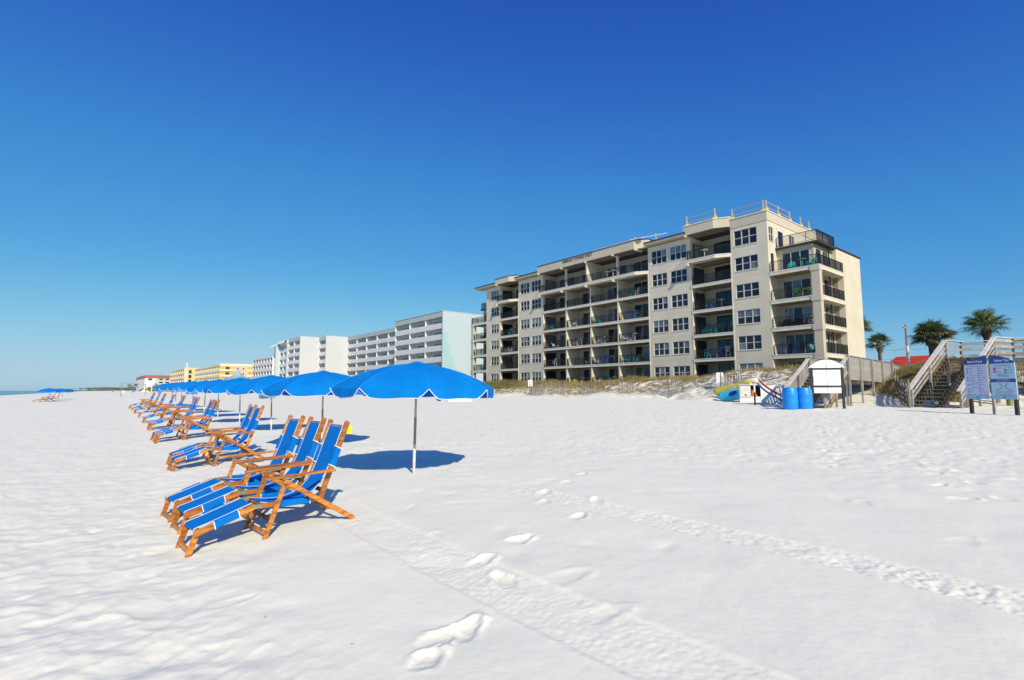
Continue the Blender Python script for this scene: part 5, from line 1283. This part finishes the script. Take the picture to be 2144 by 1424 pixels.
pr_ = random.Random(21)
def palm(label, s, w, zc, R, seed, zb=None, nf=46, dryf=.10, lean=0., group='cabbage palms behind the boardwalks', skirt=True, thick=.2):
    rd = random.Random(seed); x, y = XY(s, w); zb = GZ(s, w) if zb is None else zb
    t = thing('palm_tree', label, 'palm tree', (x, y, zb), 0, group); Ht = zc-zb-.25*R
    tr = MB(); prev = Vector((0, 0, -.4)); pr = thick*1.25; n = 12
    for i in range(1, n+1):
        f = i/n; p = Vector((lean*f*f, 0, Ht*f)); r = thick*(1.15-.15*f) + (thick*.55 if f > .8 else 0) + rd.uniform(-.015, .02)
        tr.tube(prev, p, pr, r, 10, cap=False); prev = p; pr = r
    for i in range(26):        # old leaf bases
        a = rd.uniform(0, 6.28); z = Ht*rd.uniform(.74, 1.0); r = thick*1.25; b = Vector((lean*(z/Ht)**2+math.cos(a)*r, math.sin(a)*r, z)); tr.beam(b, b+Vector((math.cos(a)*.14, math.sin(a)*.14, .24)), .09, .04)
    tr.build('trunk', M_trunk, t)
    top = Vector((lean, 0, Ht)); cr = MB(); dry = MB()
    for i in range(nf):
        u = rd.random(); el = math.radians(-30 + 112*u**.9); a = rd.uniform(0, 6.28); isdry = rd.random() < dryf and el < .3
        q = dry if isdry else cr
        d = Vector((math.cos(a)*math.cos(el), math.sin(a)*math.cos(el), math.sin(el)*.72)).normalized()
        Lp = R*rd.uniform(.36, .56)*(1-.25*max(0, math.sin(el))); tip = top + d*Lp + Vector((0, 0, -.10*Lp)); q.beam(top, tip, .035, .02)
        side = d.cross(Vector((0, 0, 1))); side = side.normalized() if side.length > .05 else Vector((1, 0, 0)); upv = side.cross(d).normalized()
        rollf = rd.uniform(-.5, .5); side = (side*math.cos(rollf)+upv*math.sin(rollf)).normalized(); upv = side.cross(d).normalized()
        nl = 25
        for j in range(nl):
            th = math.radians(-120 + 240*j/(nl-1)) + rd.uniform(-.04, .04); Lf = R*rd.uniform(.38, .50)*(1-.30*abs(th)/1.9)
            dd = (d*math.cos(th) + side*math.sin(th)).normalized(); mid = tip + dd*Lf*.55 + upv*(.05*Lf); end = tip + dd*Lf + Vector((0, 0, -Lf*(.08+.22*rd.random())))
            wv = dd.cross(upv).normalized()*(.027*R/1.8)
            q.add([tip, mid-wv, mid+wv, end], [(0, 1, 2), (1, 3, 2)])
    cr.build('crown', M_palm, t); dry.build('dry_fronds', M_palmdry, t) if dry.v else None
    return t
palm('broad-crowned palm with thick rough trunk just right of the utility pole', 11.3, 54.1, 6.55, 2.15, 5, thick=.30, nf=60)
palm('tallest palm at the right rising behind the landing of the right stairs', 8.23, 55.98, 7.35, 2.15, 6, nf=48, thick=.2)
palm('slender palm standing clear between the condominium and the utility pole', 21.63, 77.6, 8.05, 2.1, 7, nf=34, dryf=.2, thick=.19)
palm('palm half hidden behind the right edge of the condominium', 22.8, 73.5, 10.1, 2.3, 8, nf=32)
def shrub_palm(label, s, w, zb, R, seed):
    rd = random.Random(seed); x, y = XY(s, w); t = thing('palmetto_bush', label, 'bush', (x, y, zb), 0, 'low palmetto bushes behind the dune'); q = MB()
    for i in range(60):
        el = math.radians(rd.uniform(5, 88)); a = rd.uniform(0, 6.28); d = Vector((math.cos(a)*math.cos(el), math.sin(a)*math.cos(el), math.sin(el))); tip = d*R*rd.uniform(.45, .75)
        side = d.orthogonal().normalized()
        for j in range(15):
            th = math.radians(-80+160*j/14); dd = (d*math.cos(th)+side*math.sin(th)).normalized(); L = R*rd.uniform(.3, .42); wv = dd.orthogonal().normalized()*.03; m_ = tip+dd*L*.5; q.add([tip, m_-wv, m_+wv, tip+dd*L-Vector((0,0,L*.2))], [(0,1,2),(1,3,2)])
    q.build('foliage', M_palm, t); MB().tube((0, 0, -.3), (0, 0, .5*R), .12).build('stem', M_trunk, t)
shrub_palm('round palmetto bush left of the utility pole in front of the red roof', 14.5, 55.5, 2.8, 1.35, 3)
shrub_palm('dark palmetto bush behind the rails of the right stairs', 9.6, 52, 2.9, 1.5, 4)
shrub_palm('palmetto bush seen through the landing rails right of the thick palm', 7.4, 50, 2.7, 1.5, 14)

# ------------------------------------------------------------------ dune grass
def blades(name, pts, h, wdt, m, seed, bend=.45, kind='stuff', parent=None):
    r = np.random.RandomState(seed); n = len(pts); P = np.array(pts); hh = h*r.uniform(.55, 1.25, n); a = r.uniform(0, 2*np.pi, n); b = bend*r.uniform(.2, 1.2, n)
    dx, dy = np.cos(a), np.sin(a); px_, py_ = -dy*wdt/2, dx*wdt/2
    V = np.empty((n, 5, 3)); V[:, 0] = P + np.stack([px_, py_, 0*a], 1); V[:, 1] = P - np.stack([px_, py_, 0*a], 1)
    mid = P + np.stack([dx*b*hh*.35, dy*b*hh*.35, hh*.6], 1); V[:, 2] = mid - np.stack([px_*.8, py_*.8, 0*a], 1); V[:, 3] = mid + np.stack([px_*.8, py_*.8, 0*a], 1)
    V[:, 4] = P + np.stack([dx*b*hh, dy*b*hh, hh*(1-.25*b)], 1)
    me = bpy.data.meshes.new(name); me.vertices.add(5*n); me.vertices.foreach_set('co', V.ravel().astype(np.float32))
    base = np.arange(n)[:, None]*5; L = np.concatenate([base+np.array([0, 1, 2, 3]), base+np.array([3, 2, 4])], 1)
    me.loops.add(7*n); me.loops.foreach_set('vertex_index', L.ravel().astype(np.int32))
    st = np.stack([np.arange(n)*7, np.arange(n)*7+4], 1).ravel(); tt = np.tile([4, 3], n)
    me.polygons.add(2*n); me.polygons.foreach_set('loop_start', st.astype(np.int32)); me.polygons.foreach_set('loop_total', tt.astype(np.int32)); me.update(calc_edges=True)
    me.materials.append(m); return obj(name, me, parent, kind=kind)
gr = np.random.RandomState(4)
def scatter(nc, per, srange, wfun, spread, seed, keep=None):
    r = np.random.RandomState(seed); out = []
    for i in range(nc):
        s = srange[0] + (srange[1]-srange[0])*r.rand(); w = wfun(r, s)
        if keep and not keep(s, w, r): continue
        for k in range(r.randint(int(per*.5), int(per*1.5))):
            s_, w_ = s+r.normal(0, spread), w+r.normal(0, spread); x, y = XY(s_, w_); out.append((x, y, s_, w_))
    A = np.array(out); S, W = A[:, 2], A[:, 3]; X, Y = A[:, 0], A[:, 1]
    Z = terrain(S, W); dm = sstep(33, 38, W)*sstep(54, 49, W)
    Z += dm*(.55*fbm(N1, X*.22, Y*.22, 3) + .30*fbm(N2, X*.9, Y*.9, 3))*sstep(260, 120, np.hypot(X, Y)) + dm*.14*np.abs(fbm(N4, X*2.4, Y*2.4, 2))*sstep(110, 60, np.hypot(X, Y))
    return np.stack([X, Y, Z-.03], 1)
tag(blades('dune_grass', scatter(2600, 16, (12.8, 75), lambda r, s: r.uniform(45.3, 51), .22, 1), .52, .022, M_grass, 1), 'tan and olive beach grass along the top of the dune below the condominium', 'grass')
tag(blades('dune_face_grass', scatter(620, 10, (12.8, 60), lambda r, s: 44-abs(r.normal(0, 3.2)), .14, 2, lambda s, w, r: w > float(np.interp(s, [12, 24, 42], [36, 38, 40.5]))), .34, .018, M_grass, 2, .7), 'sparse straw tufts on the white face of the dune', 'grass')
tag(blades('dune_grass_between_stairs', scatter(1500, 18, (6.6, 10.2), lambda r, s: r.uniform(35.5, 47), .25, 3), .50, .018, M_grass, 3), 'thick tan grass and weeds between the picket boardwalk and the right stairs', 'grass')
tag(blades('dune_grass_right', scatter(1100, 16, (-22, 6.2), lambda r, s: r.uniform(40.5, 50), .3, 5), .55, .022, M_grass, 5), 'tan grass on the dune behind the right stairs and walkway', 'grass')
tag(blades('far_dune_grass', scatter(2600, 9, (75, 560), lambda r, s: r.uniform(42, 48), 1.2, 6), .9, .22, M_grass, 6), 'brownish grass strip on the distant dunes before the far buildings', 'grass')
tag(blades('dune_scrub', scatter(240, 26, (56.5, 66), lambda r, s: r.uniform(45.5, 48.5), .3, 7), .85, .03, M_bush, 7, .3), 'yellow-green scrub mound at the left end of the dune by the nearest umbrella', 'scrub')
tag(blades('far_scrub', scatter(900, 14, (230, 620), lambda r, s: r.uniform(38, 46), 1.4, 8), 2.2, .5, M_bush, 8, .3), 'dark green scrub and small trees before the red-roofed building', 'scrub')
for i, (s, w, z, R_) in enumerate([(470, 41, 6., 3.), (500, 40, 6.5, 3.), (530, 40, 5.5, 3.2), (560, 40, 6., 3.), (600, 33, 7., 4.), (700, 32, 7., 5.), (290, 36, 4.6, 2.2), (330, 39, 5., 2.4)]):
    palm('%s small dark palm before the distant buildings, counted from the left' % ['third', 'fourth', 'fifth', 'sixth', 'second', 'leftmost', 'eighth', 'seventh'][i], s, w, z, R_, 40+i, nf=12, group='small palms before the distant buildings', thick=.25)

# ------------------------------------------------------------------ things far down the beach
def flagpole(label, s, w, h, r):
    x, y = XY(s, w); t = thing('flagpole', label, 'flagpole', (x, y, GZ(s, w))); MB().tube((0, 0, 0), (0, 0, h), r, r*.8).build('pole', M_wpaint, t); MB().lathe([(r*1.6, h), (r*1.6, h+r*2)], 8).build('finial', M_wpaint, t)
flagpole('tall white mast left of the yellow hotels', 300, 36.5, 13.3, .35); flagpole('short thin white mast left of the red-roofed building', 520, 34, 9.5, .3)
x, y = XY(119., 4.4)
VB = thing('volleyball_net', 'volleyball net on two posts on the open sand left of the chair row', 'volleyball net', (x, y, .45), 0)
bxy = XY(140., 9.4); dx, dy = bxy[0]-x, bxy[1]-y
for (a, b) in ((0, 0), (dx, dy)): MB().tube((a, b, -.3), (a, b, 2.5), .07).build('post', M_greyw, VB)
q = MB()
for z in (1.55, 2.4): q.beam((0, 0, z), (dx, dy, z), .03, .07)
q.build('net_tape', M_wpaint, VB)
def drum_far(label, s, w, n=1, c=None, sz=1.0):
    for i in range(n):
        x, y = XY(s, w+i*.9); t = thing('far_bin', label if n == 1 else label % ['left', 'middle', 'right'][i], 'bin', (x, y, GZ(s, w)), group='blue bins far along the beach')
        MB().lathe([(.34*sz, 0), (.37*sz, .5*sz), (.34*sz, 1.0*sz)], 12).build('shell', c or M_barrel, t); MB().lathe([(.36*sz, 1.0*sz), (.3*sz, 1.06*sz)], 12).build('lid', c or M_barrel, t)
drum_far('%s of three small blue bins under the far umbrellas', 150., 18.6, 3)
drum_far('bright blue bins pair far down the beach below the red-roofed building', 338., 17.6, 1, sz=1.3); drum_far('second bright blue bin of the far pair below the red-roofed building', 346., 18.0, 1, sz=1.3); drum_far('blue bin at the left tip of the umbrella row', 200., 17.2, 1, sz=1.3)
x, y = XY(70.5, 17.0)
CB = thing('folded_chair_stack', 'blue box with a stack of folded wooden loungers beyond the second umbrella', 'beach gear', (x, y, .55), ROT)
MB().box(-.9, .2, -.4, .4, 0, .62).build('storage_box', M_turq if False else M_barrel, CB, bevel=.02)
for i in range(6): MB().beam((.6+i*.05, -.5, .08+i*.08), (3.4-i*.2, .5, .16+i*.07), .05, .06).build('folded_frame', M_greyw if i % 2 else M_woodd, CB)
x, y = XY(36.6, 23.9)
LB = thing('upturned_board', 'low white rescue board lying on the sand beyond the nearest umbrella', 'rescue board', (x, y, .60), ROT); LB.rotation_euler = (0, 0, math.radians(5))
MB().prism([(-.85, -.35), (.6, -.3), (1.15, 0), (.6, .3), (-.85, .35)], .0, .40).build('hull', M_signw, LB, bevel=.04)
MB().box(-.8, -.7, -.37, -.352, .1, .3).build('stripe', M_signw, LB)
x, y = XY(38.0, 22.9); q = MB(); q.add([(0, 0, .0), (.12, .02, .0), (-.35, 0, .22), (.12, 0, .26), (.12, .06, .26), (0, .06, 0)], [(0, 1, 3, 2), (0, 5, 4, 2), (1, 4, 3), (5, 1, 4), (2, 4, 3), (0, 1, 5)])
o = q.build('blue_marker', M_navy, None, loc=(x, y, .58)); tag(o, 'tiny dark blue marker poking out of the sand left of the white board', 'marker')
for i, (s, w, h, lab) in enumerate([(900., -115, 11., 'taller white navigation beacon standing in the sea at far left'), (1300., -130, 11, 'fainter navigation beacon in the sea right of the taller one')]):
    x, y = XY(s, w); t = thing('navigation_beacon', lab, 'beacon', (x, y, -1.6)); MB().tube((0, 0, 0), (0, 0, h*.55), .7).build('pile', M_greyw, t); MB().tube((0, 0, h*.55), (0, 0, h), .55, .2).build('mast', M_wpaint, t)
cs = [(430, 30., M_yellow, 'yellow'), (424, 27.7, M_orange, 'orange'), (418, 26.8, M_wpaint, 'white'), (520, 14., M_red, 'red'), (610, 20, M_bluep, 'blue'), (380, 14.8, M_wpaint, 'pale'), (260, 27.5, M_barrel, 'bright blue')]
for i, (s, w, m_, nm) in enumerate(cs):
    x, y = XY(s, w); t = thing('beach_shelter', 'tiny %s beach shelter far away on the sand before the red-roofed building' % nm, 'beach tent', (x, y, GZ(s, w)), ROT)
    q = MB(); q.add([(-1.9, -1., 0), (1.9, -1., 0), (1.9, 1., 0), (-1.9, 1., 0), (-1.5, 0, 1.2), (1.5, 0, 1.2)], [(0,1,5,4),(1,2,5),(2,3,4,5),(3,0,4)]); q.build('fabric', m_, t); MB().tube((-1.5, 0, 0), (-1.5, 0, 1.3), .05).build('pole', M_whitep, t)
x, y = XY(405., 28.5); t = thing('lifeguard_stand', 'white lifeguard stand far down the beach left of the umbrella row', 'lifeguard stand', (x, y, 1.), ROT)
MB().box(-2.4, 2.4, -2, 2, 3., 7.).build('cabin', M_wpaint, t)
for a in (-2, 2):
    for b in (-1.8, 1.8): MB().box(a-.15, a+.15, b-.15, b+.15, 0, 3).build('leg', M_wpaint, t)
# bits of dry seaweed and twigs on the sand
tr_ = random.Random(77); tm = MB().tube((0, 0, .003), (.03, .008, .006), .0025, n=4).mesh('twig', M_woodd)
for (u_, v_, w_) in ((.62, 3.4, 'at the bottom middle'), (.20, 4.1, 'below the left-hand wheel track'), (1.35, 5.3, 'between the two wheel tracks'), (-.9, 3.1, 'low in the frame left of the others'), (-1.6, 3.5, 'below the nearest chair footrest'), (2.2, 4.4, 'just below the right-hand wheel track')):
    o = obj('twig', tm, None, (u_, v_, GZxy(u_, v_)+.004), rz=tr_.uniform(0, 6)); o.scale = (tr_.uniform(.3, .65),)*3
    tag(o, 'tiny dark twig fleck on the sand ' + w_, 'twig', 'twig flecks on the foreground sand')
